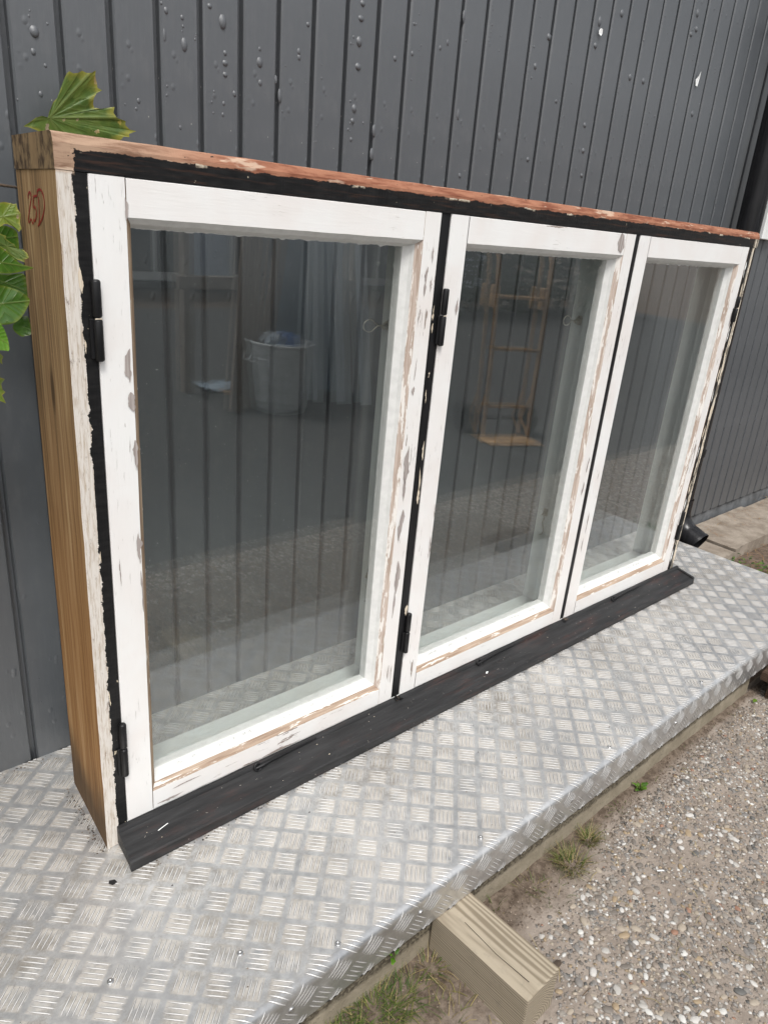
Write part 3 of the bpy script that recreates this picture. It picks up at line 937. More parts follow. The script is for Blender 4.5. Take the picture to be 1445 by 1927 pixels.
# screws
scr = MB()
scr.lathe([(0.0001, 0.0012), (0.0012, 0.0012), (0.0016, 0.0022), (0.0042, 0.0024), (0.0052, 0.0016), (0.0054, 0.0)], n=16)
scm = scr.mesh('screw', 'screw_steel')
for (x, y) in ((0.080, -0.330), (0.217, -0.414), (0.584, -0.406), (-0.101, -0.249), (1.05, -0.406), (1.52, -0.406), (2.0, -0.406)):
    link('screw', scm, plat, (x, y, ZP))
for (x, z) in ((0.392, -0.036), (0.109, -0.038), (0.86, -0.037), (1.33, -0.037)):
    link('screw', scm, plat, (x, YE, z), (R_(90), 0, 0))
mb = MB()
for y in (-0.33, -0.06, 0.22):
    mb.box(X0P + 0.02, XE - 0.03, y, y + 0.045, -0.088, ZP - 0.0045)
for x in (-0.80, 0.3, 1.4, 2.40):
    mb.box(x, x + 0.05, -0.19, 0.30, -0.186, -0.0885)
mb.build('joist', 'timber', plat)

# ------------------------------------------------------------------ timber block and deck step
blk = MB()
bb = bmesh.new()
bmesh.ops.create_cube(bb, size=1)
for v in bb.verts:
    v.co = Vector((v.co.x * 0.096, (v.co.y) * 0.222, v.co.z * 0.100))
bmesh.ops.bevel(bb, geom=bb.edges[:], offset=0.0035, segments=2, affect='EDGES', profile=0.6)
blk.bm(bb, 0, False)
# a drying crack in the top face
blk.add([(-0.018, -0.09, 0.0503), (-0.020, -0.02, 0.0503), (-0.014, 0.06, 0.0503), (-0.0125, 0.06, 0.0503), (-0.0185, -0.02, 0.0503), (-0.0160, -0.09, 0.0503)], [(0, 5, 4, 1), (1, 4, 3, 2)], 1)
blk.build('timber_block', ['timber', 'bark'], kind='thing', label='short square timber block sticking out under the front edge of the metal platform', category='timber').location = (0.4945, -0.5345, -0.1385)
bpy.data.objects['timber_block'].rotation_euler = (0, 0, R_(2.8))

step = empty('deck_step', (1.90, -0.60, ZG + 0.03), kind='thing', label='dark brown grooved deck board step beside the end of the kerb', category='step')
prof = []
k = 22; w = 0.14
for bi in range(2):
    mb = MB()
    x0_ = 0.0 + bi * 0.146
    pr = []
    for i in range(k):
        a = x0_ + w * i / k
        pr += [(a, 0.064), (a + w / k * 0.55, 0.064), (a + w / k * 0.6, 0.0605), (a + w / k * 0.95, 0.0605)]
    pr = pr[::-1]
    poly = [(x0_, 0.036), (x0_ + w, 0.036)] + pr
    mb.prism(poly, -0.02, 0.158, 'y')
    mb.build('deck_board', 'deck_brown', step)
mb = MB(); mb.box(0.02, 0.27, -0.01, 0.035, -0.03, 0.0358); mb.box(0.02, 0.27, 0.09, 0.135, -0.03, 0.0358); mb.build('bearer', 'deck_brown', step)

# ------------------------------------------------------------------ concrete slabs at the wall
def slab(x0, x1, y0, y1, z, lbl, seed):
    mb = MB()
    b = bmesh.new()
    bmesh.ops.create_cube(b, size=1)
    for v in b.verts:
        v.co = Vector((x0 + (v.co.x + .5) * (x1 - x0), y0 + (v.co.y + .5) * (y1 - y0), z - 0.06 + (v.co.z + .5) * 0.06))
    bmesh.ops.subdivide_edges(b, edges=b.edges[:], cuts=7, use_grid_fill=True)
    for v in b.verts:
        q = v.co * 16
        v.co += Vector((pnoise(q), pnoise(q + Vector((9, 0, 0))), pnoise(q + Vector((0, 9, 0))) * 0.6)) * 0.004
    mb.bm(b, 0, False)
    mb.build('paving_slab', 'slab', kind='thing', label=lbl, category='paving slab', group='paving slabs along the wall')
slab(2.50, 2.835, 0.06, 0.318, -0.098, 'weathered concrete slab under the downpipe spout', 1)
slab(2.845, 3.47, 0.065, 0.318, -0.088, 'brownish concrete slab beside the wall right of the downpipe spout', 2)
slab(3.49, 4.30, 0.055, 0.316, -0.100, 'farthest concrete slab at the wall, strewn with needles', 3)

# ================================================================== WINDOW
WIN = empty('casement_window', (-0.0012, 0, -0.0006), (0.0096, -0.0006, -0.0010), kind='thing', label='old white three light casement window in a black frame standing on the metal platform', category='window')
W = 2.0906; H = 1.20; D = 0.203
SASH = [(0.0356, 0.7002), (0.7274, 1.3946), (1.4167, 2.0525)]
ZB, ZT = 0.0443, 1.1552

def hexa(mb, f, bk, z0, z1, mat=0):
    """f=(x0,x1,y) front, bk=(x0,x1,y) back"""
    mb.add([(f[0], f[2], z0), (f[1], f[2], z0), (bk[1], bk[2], z0), (bk[0], bk[2], z0), (f[0], f[2], z1), (f[1], f[2], z1), (bk[1], bk[2], z1), (bk[0], bk[2], z1)],
           [(0, 3, 2, 1), (4, 5, 6, 7), (0, 1, 5, 4), (1, 2, 6, 5), (2, 3, 7, 6), (3, 0, 4, 7)], mat)

def patch(mb, x, z, ln, wd, y, seed, mat, vert=True):
    """ragged flake mark lying 0.3 mm above a face"""
    r = random.Random(seed)
    n = 13
    A = []; B = []
    la, lb = r.uniform(0.2, 0.5), r.uniform(0.2, 0.5)
    drift = r.uniform(-0.4, 0.4)
    for i in range(n + 1):
        f = i / n
        env = min(1.0, 3.2 * f + 0.12, 3.2 * (1 - f) + 0.08)
        if r.random() < 0.45: la = min(0.75, max(0.05, la + r.uniform(-0.3, 0.3)))
        if r.random() < 0.45: lb = min(0.75, max(0.05, lb + r.uniform(-0.3, 0.3)))
        c = drift * wd * (f - 0.5)
        a = c - wd * la * env; b_ = c + wd * lb * env
        t = (f - 0.5) * ln + (r.uniform(-0.3, 0.3) * ln / n if 0 < i < n else 0)
        if vert:
            A.append((x + a, y, z + t)); B.append((x + b_, y, z + t))
        else:
            A.append((x + t, y, z + a)); B.append((x + t, y, z + b_))
    vs = A + B
    m_ = n + 1
    mb.add(vs, [((i, m_ + i, m_ + i + 1, i + 1) if vert else (i, i + 1, m_ + i + 1, m_ + i)) for i in range(n)], mat)

# posts
mb = MB()
xs_ = np.linspace(0, 1, 25)
zz = np.linspace(0.0, 1.1555, 25)
mb_rows = []
for z in zz:
    j = 0.0009 * pnoise(Vector((z * 23, 0, 0)))
    mb_rows.append([(-0.006 + j, 0.0 - j, z), (0.034, 0.0012, z), (0.034, D, z), (0.005, D + 0.001 - j, z)])
V = [p for r in mb_rows for p in r]; F = []
for i in range(len(zz) - 1):
    for k in range(4):
        k2 = (k + 1) % 4
        F.append((i * 4 + k, i * 4 + k2, (i + 1) * 4 + k2, (i + 1) * 4 + k))
F += [(3, 2, 1, 0), tuple((len(zz) - 1) * 4 + q for q in (0, 1, 2, 3))]
mb.add(V, F, 0)
# rebated inner part of the post behind the sash
for k, (x, z, l, w_) in enumerate(((0.0165, 1.02, 0.035, 0.004), (0.0165, 0.93, 0.02, 0.003), (0.018, 0.60, 0.02, 0.003), (0.0165, 0.33, 0.03, 0.004))):
    patch(mb, x, z, l, w_, -0.0006, 40 + k, 1)
mb.build('frame_post', ['frame', 'patch_cream'], WIN)
mb = MB()
hexa(mb, (2.0546, W, 0.0012), (2.0546, W, 0.022), 0.0, 1.1555)
for k in range(16):
    z = 0.1 + k * 0.066
    patch(mb, 2.0546 + 0.004 + 0.006 * ((k * 7) % 3), z, 0.05, 0.008, 0.0007, 60 + k, 1 if k % 3 else 2)
mb.build('frame_post', ['frame', 'patch_cream', 'white_trim'], WIN)
mb = MB(); mb.box(2.0546, W - 0.0005, 0.0223, 0.150, 0.0, 1.1555); mb.build('frame_lining', ['white_inner'], WIN)
# head
mb = MB()
nx = 60
rows = []
for x in np.linspace(-0.0065, W + 0.012, nx):
    j = 0.0014 * pnoise(Vector((x * 13, 3, 0))); j2 = 0.001 * pnoise(Vector((x * 31, 8, 0)))
    rows.append([(x, 0.0, 1.1562), (x, -0.0005 + j2, 1.188), (x, 0.004 + j, 1.1985 + j2), (x, 0.010, 1.2005 + j2), (x + 0.010 * (x < 0), D, 1.2005), (x + 0.010 * (x < 0), D, 1.1562)])
V = [p for r in rows for p in r]; F = []
for i in range(nx - 1):
    for k in range(6):
        k2 = (k + 1) % 6
        F.append((i * 6 + k, i * 6 + 6 + k, i * 6 + 6 + k2, i * 6 + k2))
F += [(0, 1, 2, 3, 4, 5), tuple((nx - 1) * 6 + q for q in (5, 4, 3, 2, 1, 0))]
mb.add(V, F, 0)
mb.build('frame_head', ['frame'], WIN)
# mullions
for a, b_, sd_ in ((0.7002, 0.7274, 1), (1.3946, 1.4167, 2)):
    mb = MB()
    mb.box(a + 0.0012, b_ - 0.0012, 0.003, 0.022, 0.0435, 1.1555)
    if sd_ == 1:
        for k, (dx, z, l, w_) in enumerate(((0.006, 0.97, 0.03, 0.006), (0.008, 0.94, 0.02, 0.004), (0.020, 0.68, 0.045, 0.007), (0.017, 0.615, 0.055, 0.009), (0.019, 0.575, 0.04, 0.006), (0.010, 0.80, 0.03, 0.004), (0.021, 0.285, 0.03, 0.008), (0.012, 0.845, 0.012, 0.005))):
            patch(mb, a + dx, z, l, w_, 0.0024, 80 + k, 1)
    mb.build('mullion', ['iron_black', 'patch_cream'], WIN)
    mb = MB(); mb.box(a + 0.0012, b_ - 0.0012, 0.0223, 0.149, 0.0435, 1.155); mb.build('mullion', ['white_inner'], WIN)
# bottom frame rail
mb = MB(); mb.box(0.0345, 2.054, 0.0015, 0.0465, 0.002, 0.0425); mb.box(0.0345, 2.054, 0.0468, 0.150, 0.002, 0.062, 0.001); mb.build('frame_sill', ['white_inner'], WIN)
# black sloping sill board
mb = MB()
prof = [(0.001, 0.004), (0.001, 0.0432), (-0.006, 0.0425), (-0.0085, 0.0385), (-0.010, 0.0345), (-0.013, 0.0335), (-0.070, 0.0215), (-0.0735, 0.019), (-0.0755, 0.0015), (-0.066, 0.0015), (-0.064, 0.006)]
nx = 50
rows = []
for i, x in enumerate(np.linspace(0.014, 2.122, nx)):
    rows.append([(x + (0.006 * (-y / 0.075) * -1 if i == 0 else 0), y + 0.0007 * pnoise(Vector((x * 20, y * 90, 0))), z + 0.0006 * pnoise(Vector((x * 17, 5, y * 60)))) for y, z in prof])
k = len(prof)
V = [p for r in rows for p in r]; F = []
for i in range(nx - 1):
    for q in range(k):
        q2 = (q + 1) % k
        F.append((i * k + q, i * k + q2, (i + 1) * k + q2, (i + 1) * k + q))
F += [tuple(range(k))[::-1], tuple((nx - 1) * k + q for q in range(k))]
mb.add(V, F, 0)
mb.prism([(-0.006, 0.038), (-0.070, 0.0265), (-0.0735, 0.0235), (-0.0735, 0.0195), (-0.070, 0.019), (-0.006, 0.032)][::-1], 2.1125, 2.1235, 'x', 0)
rs = random.Random(5)
for q in range(20):
    x = rs.uniform(0.05, 2.05); y = rs.uniform(-0.066, -0.018)
    z = 0.0345 + (y + 0.013) * 0.21 + 0.0008
    r = rs.uniform(0.0005, 0.0012)
    mb.add([(x - r * rs.uniform(1, 3), y, z), (x, y - r, z), (x + r * 1.5, y, z), (x, y + r, z)], [(0, 1, 2, 3)], 1)
mb.add([(0.075, -0.040, 0.0303), (0.076, -0.0415, 0.0300), (0.098, -0.0365, 0.0312), (0.097, -0.0352, 0.0315)], [(0, 1, 2, 3)], 2)
mb.add([(1.0, -0.047, 0.0285), (1.004, -0.050, 0.0279), (1.013, -0.046, 0.0290), (1.008, -0.043, 0.0295)], [(0, 1, 2, 3)], 2)
mb.build('window_sill', ['sill_black', 'patch_cream', 'white_trim'], WIN)

# sashes
def sash(idx, sl, sr, worn):
    S_ = empty('sash', (0, 0, 0), parent=WIN)
    wl, wr, wt, wb = 0.0500, 0.0438, 0.0505, 0.0440
    ol, orr, ot, ob = sl + wl, sr - wr, ZT - wt, ZB + wb       # opening edges on the face
    PW = [(0.0, 0.0), (0.011, 0.010), (0.0155, 0.017), (0.0285, 0.0250), (0.0285, 0.0445)]     # (inset, depth) right and bottom
    PN = [(0.0, 0.0), (0.0085, 0.010), (0.0105, 0.017), (0.0135, 0.0250), (0.0135, 0.0445)]    # left and top
    gw, gn = PW[-1][0], PN[-1][0]
    y0 = 0.0004 if idx == 0 else (0.0 if idx == 1 else 0.0006)
    gap = 0.00035
    # stiles: full height; inner moulding mitred with the rails
    def member(name, side, mats, bare, pats=()):
        mb = MB()
        def pt(i, o, d, end):
            # returns position on moulding i at end (0/1) for this side
            pass
        if side in ('left', 'right'):
            xo, s_, edge = (ol, 1, sl) if side == 'left' else (orr, -1, sr)
            P = PN if side == 'left' else PW
            n = 22
            zs = np.linspace(ZB, ZT, n)
            rows = []
            for z in zs:
                j = 0.0006 * pnoise(Vector((z * 25, idx * 5 + s_, 0)))
                r = [(edge, y0 + 0.044, z), (edge, y0 + 0.0015, z), (edge + s_ * 0.0015 , y0 + j * 0.4, z), (xo + j - s_ * 0.001, y0 + j * 0.4, z)]
                r += [(xo + s_ * q[0] + j, y0 + q[1], min(max(z, ob + PW[qi + 1][0]), ot - PN[qi + 1][0])) for qi, q in enumerate(P[1:])]
                rows.append(r)
            k = len(rows[0])
            V = [p for r in rows for p in r]; 
            for i in range(n - 1):
                for q in range(k):
                    q2 = (q + 1) % k
                    f = (i * k + q, (i + 1) * k + q, (i + 1) * k + q2, i * k + q2)
                    if s_ < 0: f = f[::-1]
                    mt = 0
                    if q == 3: mt = 1
                    if q in (4,): mt = 2 if side == 'right' else 1
                    if q in (5, 6): mt = 2
                    mb.add([V[w_] for w_ in f], [(0, 1, 2, 3)], mt)
            # ends
            mb.add(rows[0][:4] + [(xo, y0 + 0.044, ZB)], [(0, 1, 2, 3, 4)], 0)
            mb.add(rows[-1][:4] + [(xo, y0 + 0.044, ZT)], [(0, 1, 2, 3, 4)], 0)
        else:
            zo, s_, edge = (ot, -1, ZT) if side == 'top' else (ob, 1, ZB)
            P = PN if side == 'top' else PW
            n = 26
            xs = np.linspace(0, 1, n)
            rows = []
            for f in xs:
                x_ = ol + gap + f * (orr - ol - 2 * gap)
                j = 0.0005 * pnoise(Vector((x_ * 22, idx * 3 + s_, 4)))
                r = [(x_, y0 + 0.044, edge), (x_, y0 + 0.0015, edge), (x_, y0 - 0.0003 + j * 0.4, edge + s_ * 0.0015), (x_, y0 - 0.0003 + j * 0.4, zo + j)]
                for qi, q in enumerate(P[1:]):
                    r.append((min(max(x_, ol + PN[qi + 1][0]), orr - PW[qi + 1][0]), y0 + q[1], zo + s_ * q[0] + j))
                rows.append(r)
            k = len(rows[0])
            V = [p for r in rows for p in r]
            for i in range(n - 1):
                for q in range(k):
                    q2 = (q + 1) % k
                    f = (i * k + q, i * k + q2, (i + 1) * k + q2, (i + 1) * k + q)
                    if s_ < 0: f = f[::-1]
                    mt = 0
                    if q == 3: mt = 1
                    if q in (4, 5, 6): mt = 2
                    mb.add([V[w_] for w_ in f], [(0, 1, 2, 3)], mt)
        for (x, z, l, w_, sd_, vert) in pats:
            patch(mb, x, z, l, w_, y0 - 0.0012, sd_, 3, vert)
        mb.build(name, [mats, bare, 'putty', 'patch_wood'], S_)
    rr_ = random.Random(idx + 20)
    lp = []
    rp = []
    if idx == 0:
        lp = [(ol - 0.006, 0.90, 0.05, 0.012, 1, True), (ol - 0.005, 0.845, 0.03, 0.010, 2, True), (ol - 0.003, 0.76, 0.05, 0.007, 3, True), (ol - 0.005, 0.60, 0.055, 0.010, 4, True), (sl + 0.048, 1.115, 0.03, 0.006, 6, True), (ol - 0.003, 0.52, 0.08, 0.005, 8, True), (sl + 0.012, 0.565, 0.05, 0.003, 9, True)]
        rp = [(sr - 0.026, 1.03, 0.055, 0.010, 11, True), (sr - 0.012, 1.025, 0.030, 0.008, 12, True), (sr - 0.031, 0.86, 0.045, 0.011, 13, True), (sr - 0.031, 0.815, 0.020, 0.006, 14, True), (sr - 0.028, 0.655, 0.085, 0.014, 15, True), (sr - 0.0285, 0.60, 0.055, 0.006, 16, True), (sr - 0.028, 0.515, 0.075, 0.013, 17, True), (sr - 0.024, 0.385, 0.085, 0.012, 18, True), (sr - 0.0265, 0.315, 0.07, 0.006, 19, True), (sr - 0.022, 0.13, 0.04, 0.004, 20, True), (sr - 0.012, 0.12, 0.05, 0.003, 21, True), (sr - 0.015, 1.08, 0.03, 0.003, 22, True)]
    elif idx == 1:
        lp = [(ol - 0.006, 0.44, 0.06, 0.009, 31, True), (ol - 0.004, 0.53, 0.035, 0.006, 32, True), (ol - 0.008, 0.985, 0.04, 0.006, 33, True)]
        rp = [(sr - 0.016, 0.55, 0.045, 0.008, 34, True), (sr - 0.020, 0.48, 0.040, 0.007, 35, True)]
    else:
        lp = [(sl + 0.020, 0.36, 0.07, 0.006, 41, True), (sl + 0.018, 0.29, 0.05, 0.005, 42, True)]
        rp = [(sr - 0.010, 0.94, 0.05, 0.006, 43, True), (sr - 0.008, 0.83, 0.03, 0.005, 44, True)]
    member('stile', 'left', 'white_stile', 'bare_stile_dark', lp)
    member('stile', 'right', 'white_stile_worn', 'bare_stile', rp)
    tp = [(sr - 0.064, 1.128, 0.032, 0.034, 51, False)] if idx == 1 else []
    member('rail', 'top', 'white_rail_worn' if idx == 1 else 'white_rail', 'putty', tp)
    bp_ = [(sl + 0.085, ZB + 0.010, 0.055, 0.007, 61, False), (sl + 0.12, ZB + 0.03, 0.06, 0.004, 62, False)] if idx == 0 else []
    member('rail', 'bottom', 'white_rail_worn' if idx == 0 else 'white_rail', 'bare_rail', bp_)
    # outer pane, 3 mm
    mb = MB(); mb.box(ol + gn - 0.004, orr - gw + 0.006, y0 + 0.0262, y0 + 0.0292, ob + gw - 0.006, ot - gn + 0.004)
    mb.build('glass_pane', 'glass', S_)
    # ragged paint left on the glass along the top and left
    r = random.Random(90 + idx)
    mb = MB()
    xs = np.linspace(ol + gn + 0.001, orr - gw - 0.001, 110)
    top = [(x, y0 + 0.0256, ot - gn + 0.001) for x in xs]
    bot = [(x, y0 + 0.0256, ot - gn - 0.0006 - 0.004 * max(0, pnoise(Vector((x * 60, idx, 0)))) - r.uniform(0, 0.0014)) for x in xs]
    nn = len(xs)
    mb.add(top + bot, [(i, nn + i, nn + i + 1, i + 1) for i in range(nn - 1)], 0)
    zs = np.linspace(ob + gw + 0.001, ot - gn - 0.001, 160)
    a_ = [(ol + gn - 0.001, y0 + 0.0256, z) for z in zs]
    b_ = [(ol + gn + 0.0002 + 0.0028 * max(0, pnoise(Vector((z * 60, idx + 7, 0)))) + r.uniform(0, 0.0009), y0 + 0.0256, z) for z in zs]
    nn = len(zs)
    mb.add(a_ + b_, [(i, nn + i, nn + i + 1, i + 1) for i in range(nn - 1)], 0)
    mb.build('paint_smear', 'putty', S_)
    # inner sash: pale frame with its own pane
    il, ir, it, ib = ol + 0.004, orr + 0.006, ot + 0.004, ob - 0.003
    for nm, bx in (('inner_stile', (sl + 0.004, il, 0.048, 0.085, 0.0635, ZT - 0.004)), ('inner_stile', (ir, sr - 0.004, 0.048, 0.085, 0.0635, ZT - 0.004)),
                   ('inner_rail', (il + 0.0003, ir - 0.0003, 0.0482, 0.0848, it, ZT - 0.004)), ('inner_rail', (il + 0.0003, ir - 0.0003, 0.0482, 0.0848, 0.0635, ib))):
        mb = MB(); mb.box(*bx, 0.0012); mb.build(nm, 'white_inner', S_)
    mb = MB(); mb.box(il - 0.0, ir + 0.0, 0.0655, 0.0685, ib, it); mb.build('glass_pane', 'glass', S_)
    return ol, orr, ot, ob
OP = [sash(i, a, b_, i == 0) for i, (a, b_) in enumerate(SASH)]

# scribbled pencil marks on the lower beads
mb = MB()
for i, (ol, orr, ot, ob) in enumerate(OP):
    r = random.Random(300 + i)
    x = ol + 0.06
    while x < orr - 0.08:
        if r.random() < 0.30:
            x += r.uniform(0.01, 0.05); continue
        pts = []
        wl_ = r.uniform(0.008, 0.016)
        for q in range(9):
            f = q / 8
            zz_ = r.uniform(0.3, 0.75)
            pts.append((x + wl_ * f, zz_))
        for (a, b1), (c_, d1) in zip(pts[:-1], pts[1:]):
            def onb(xx, f): 
                return (xx, 0.017 + 0.008 * f - 0.0006, ob + 0.0155 + 0.013 * f + 0.0004)
            p0, p1 = onb(a, b1), onb(c_, d1)
            mb.add([p0, p1, (p1[0] + 0.0005, p1[1], p1[2] + 0.0003), (p0[0] + 0.0005, p0[1], p0[2] + 0.0003)], [(0, 1, 2, 3)], 0)
        x += wl_ + 0.004
mb.build('pencil_marks', 'pencil', WIN)

# hinges
def hinge(x, z0, z1, r, name='hinge', chips=False):
    r = 0.0066
    mb = MB()
    zm = (z0 + z1) / 2 + 0.004
    y = -0.0045
    prof = lambda a, b_: [(x, y, a), (x, y, a + 0.0015), (x, y, b_ - 0.0015), (x, y, b_)]
    for a, b_ in ((z0, zm - 0.0008), (zm + 0.0008, z1)):
        mb.tube([(x, y, a), (x, y, a + 0.001), (x, y, a + 0.003), (x, y, b_ - 0.003), (x, y, b_ - 0.001), (x, y, b_)], [r * 0.55, r * 0.85, r, r, r * 0.85, r * 0.55], 14)
    mb.box(x - 0.011, x - 0.002, -0.003, 0.0012, z0 + 0.004, zm - 0.001, 0.0008)
    mb.box(x + 0.0005, x + 0.005, -0.003, 0.0002, zm + 0.001, z1 - 0.004, 0.0008)
    if chips:
        mb.box(x - 0.006, x + 0.004, y - r * 0.98, y - r * 0.9, zm - 0.0007, zm + 0.0007, 0, 1)
    mb.build(name, ['iron_black', 'patch_cream'], WIN)
hinge(0.0350, 0.909, 1.022, 0.0080, chips=True)
hinge(0.0340, 0.157, 0.272, 0.0085)
hinge(0.7290, 0.905, 1.018, 0.0080, chips=True)
hinge(0.7255, 0.170, 0.279, 0.0080)
hinge(2.0560, 0.930, 1.010, 0.0070)
hinge(2.0550, 0.165, 0.275, 0.0070)
# catches lying along the bottom
for x in (0.315, 1.015, 1.680):
    mb = MB()
    mb.tube([(x - 0.012, -0.010, 0.036), (x + 0.004, -0.014, 0.040), (x + 0.03, -0.013, 0.0415), (x + 0.09, -0.0105, 0.0415), (x + 0.15, -0.009, 0.0405)], [0.003, 0.0042, 0.003, 0.0026, 0.0022], 8)
    for a in range(1):
        pts = [(x - 0.004 + 0.0075 * math.cos(t_), -0.012 + 0.004 * math.sin(t_), 0.039 + 0.0075 * math.sin(t_)) for t_ in np.linspace(0, 2 * math.pi, 13)]
        mb.tube(pts, 0.0028, 7)
    mb.build('stay_hook', 'iron_black', WIN)
for x, z in ((0.712, 0.040), (1.405, 0.040)):
    mb = MB()
    for q in range(9):
        rr_ = random.Random(q + int(x * 100))
        cx_, cz_ = x + rr_.uniform(-0.008, 0.012), z + rr_.uniform(-0.004, 0.004)
        mb.box(cx_, cx_ + rr_.uniform(0.004, 0.010), -0.012, 0.001, cz_, cz_ + rr_.uniform(0.002, 0.006), 0.001, q % 3 == 2)
    mb.build('iron_catch', ['iron_black', 'bark'], WIN)
# inner fastening hooks seen through the panes
for i, (ol, orr, ot, ob) in enumerate(OP[:2]):
    ir = SASH[i][1] + 0.001
    z = 0.928; y = 0.122
    mb = MB()
    pts = [(ir - 0.034, y, z)]
    for t_ in np.linspace(0.5, 2 * math.pi - 0.5, 15):
        pts.append((ir - 0.058 + 0.0165 * math.cos(t_), y, z + 0.0125 * math.sin(t_)))
    pts.append((ir - 0.034, y, z))
    mb.tube(pts, 0.0013, 7)
    mb.tube([(ir - 0.036, y, z), (ir - 0.018, y, z), (ir, y, z)], [0.0015, 0.0024, 0.0030], 7)
    mb.box(ir - 0.0022, ir - 0.0002, y - 0.008, y + 0.006, z - 0.013, z + 0.012, 0.0006)
    for q in range(10):
        a = q * 0.63
        mb.lathe([(0.0001, -0.003), (0.0028, -0.0015), (0.0028, 0.0015), (0.0001, 0.003)], (ir - 0.013 + 0.0085 * math.cos(a), y + 0.003 * math.sin(a * 2), z + 0.0065 * math.sin(a)), 7)
    mb.build('window_hook', 'brass_iron', WIN)
    z = 0.36 if i else 0.335
    mb = MB()
    mb.box(ir - 0.0022, ir - 0.0002, y - 0.010, y + 0.006, z - 0.012, z + 0.012, 0.0006)
    for q in range(7):
        mb.lathe([(0.0001, -0.003), (0.0026, -0.0015), (0.0026, 0.0015), (0.0001, 0.003)], (ir - 0.005, y - 0.008 + 0.0022 * q, z - 0.004 + 0.006 * math.sin(q * 1.9)), 7)
    mb.tube([(ir - 0.005, y, z - 0.008), (ir - 0.006, y - 0.004, z - 0.022), (ir - 0.004, y + 0.002, z - 0.034), (ir - 0.006, y - 0.006, z - 0.046), (ir - 0.006, y - 0.010, z - 0.060), (ir - 0.006, y - 0.004, z - 0.072), (ir - 0.005, y + 0.004, z - 0.076)], 0.0014, 7)
    mb.build('window_hook', 'brass_iron', WIN)

# red handwriting "25D" on the raw left side
def stroke(mb, pts, w=0.0015):
    P = []
    for (y, z) in pts:
        P.append(Vector((-0.006 + 0.011 * y / D - 0.0007, y, z)))
    # Catmull-Rom
    S = []
    for i in range(len(P) - 1):
        p0, p1, p2, p3 = P[max(i - 1, 0)], P[i], P[i + 1], P[min(i + 2, len(P) - 1)]
        for t_ in (0, .25, .5, .75):
            S.append(0.5 * ((2 * p1) + (p2 - p0) * t_ + (2 * p0 - 5 * p1 + 4 * p2 - p3) * t_ ** 2 + (3 * p1 - p0 - 3 * p2 + p3) * t_ ** 3))
    S.append(P[-1])
    A = []; B = []
    for i, p in enumerate(S):
        d = (S[min(i + 1, len(S) - 1)] - S[max(i - 1, 0)])
        nrm = Vector((0, -d.z, d.y)).normalized()
        A.append(p + nrm * w); B.append(p - nrm * w)
    n = len(S)
    mb.add(A + B, [(i, i + 1, n + i + 1, n + i) for i in range(n - 1)], 0)
mb = MB()
stroke(mb, [(0.143, 1.1172), (0.1425, 1.122), (0.134, 1.1261), (0.1287, 1.124), (0.1293, 1.1175), (0.139, 1.1062), (0.1508, 1.0935), (0.1547, 1.0866), (0.1497, 1.0852), (0.1406, 1.0894), (0.1355, 1.0885), (0.1324, 1.0842), (0.1272, 1.0862)])
stroke(mb, [(0.0955, 1.1221), (0.1148, 1.1208)])
stroke(mb, [(0.1148, 1.1208), (0.1207, 1.1068), (0.1117, 1.107), (0.106, 1.1018), (0.1099, 1.094), (0.1206, 1.088), (0.1264, 1.0911)])
stroke(mb, [(0.0887, 1.1209), (0.0898, 1.1077), (0.0929, 1.0924), (0.0963, 1.0857)])
stroke(mb, [(0.0925, 1.1225), (0.0923, 1.1279), (0.0767, 1.1304), (0.0629, 1.1231), (0.0622, 1.1085), (0.0764, 1.0952), (0.0916, 1.087), (0.1045, 1.0827)])
mb.build('handwriting', 'red_marker', WIN)

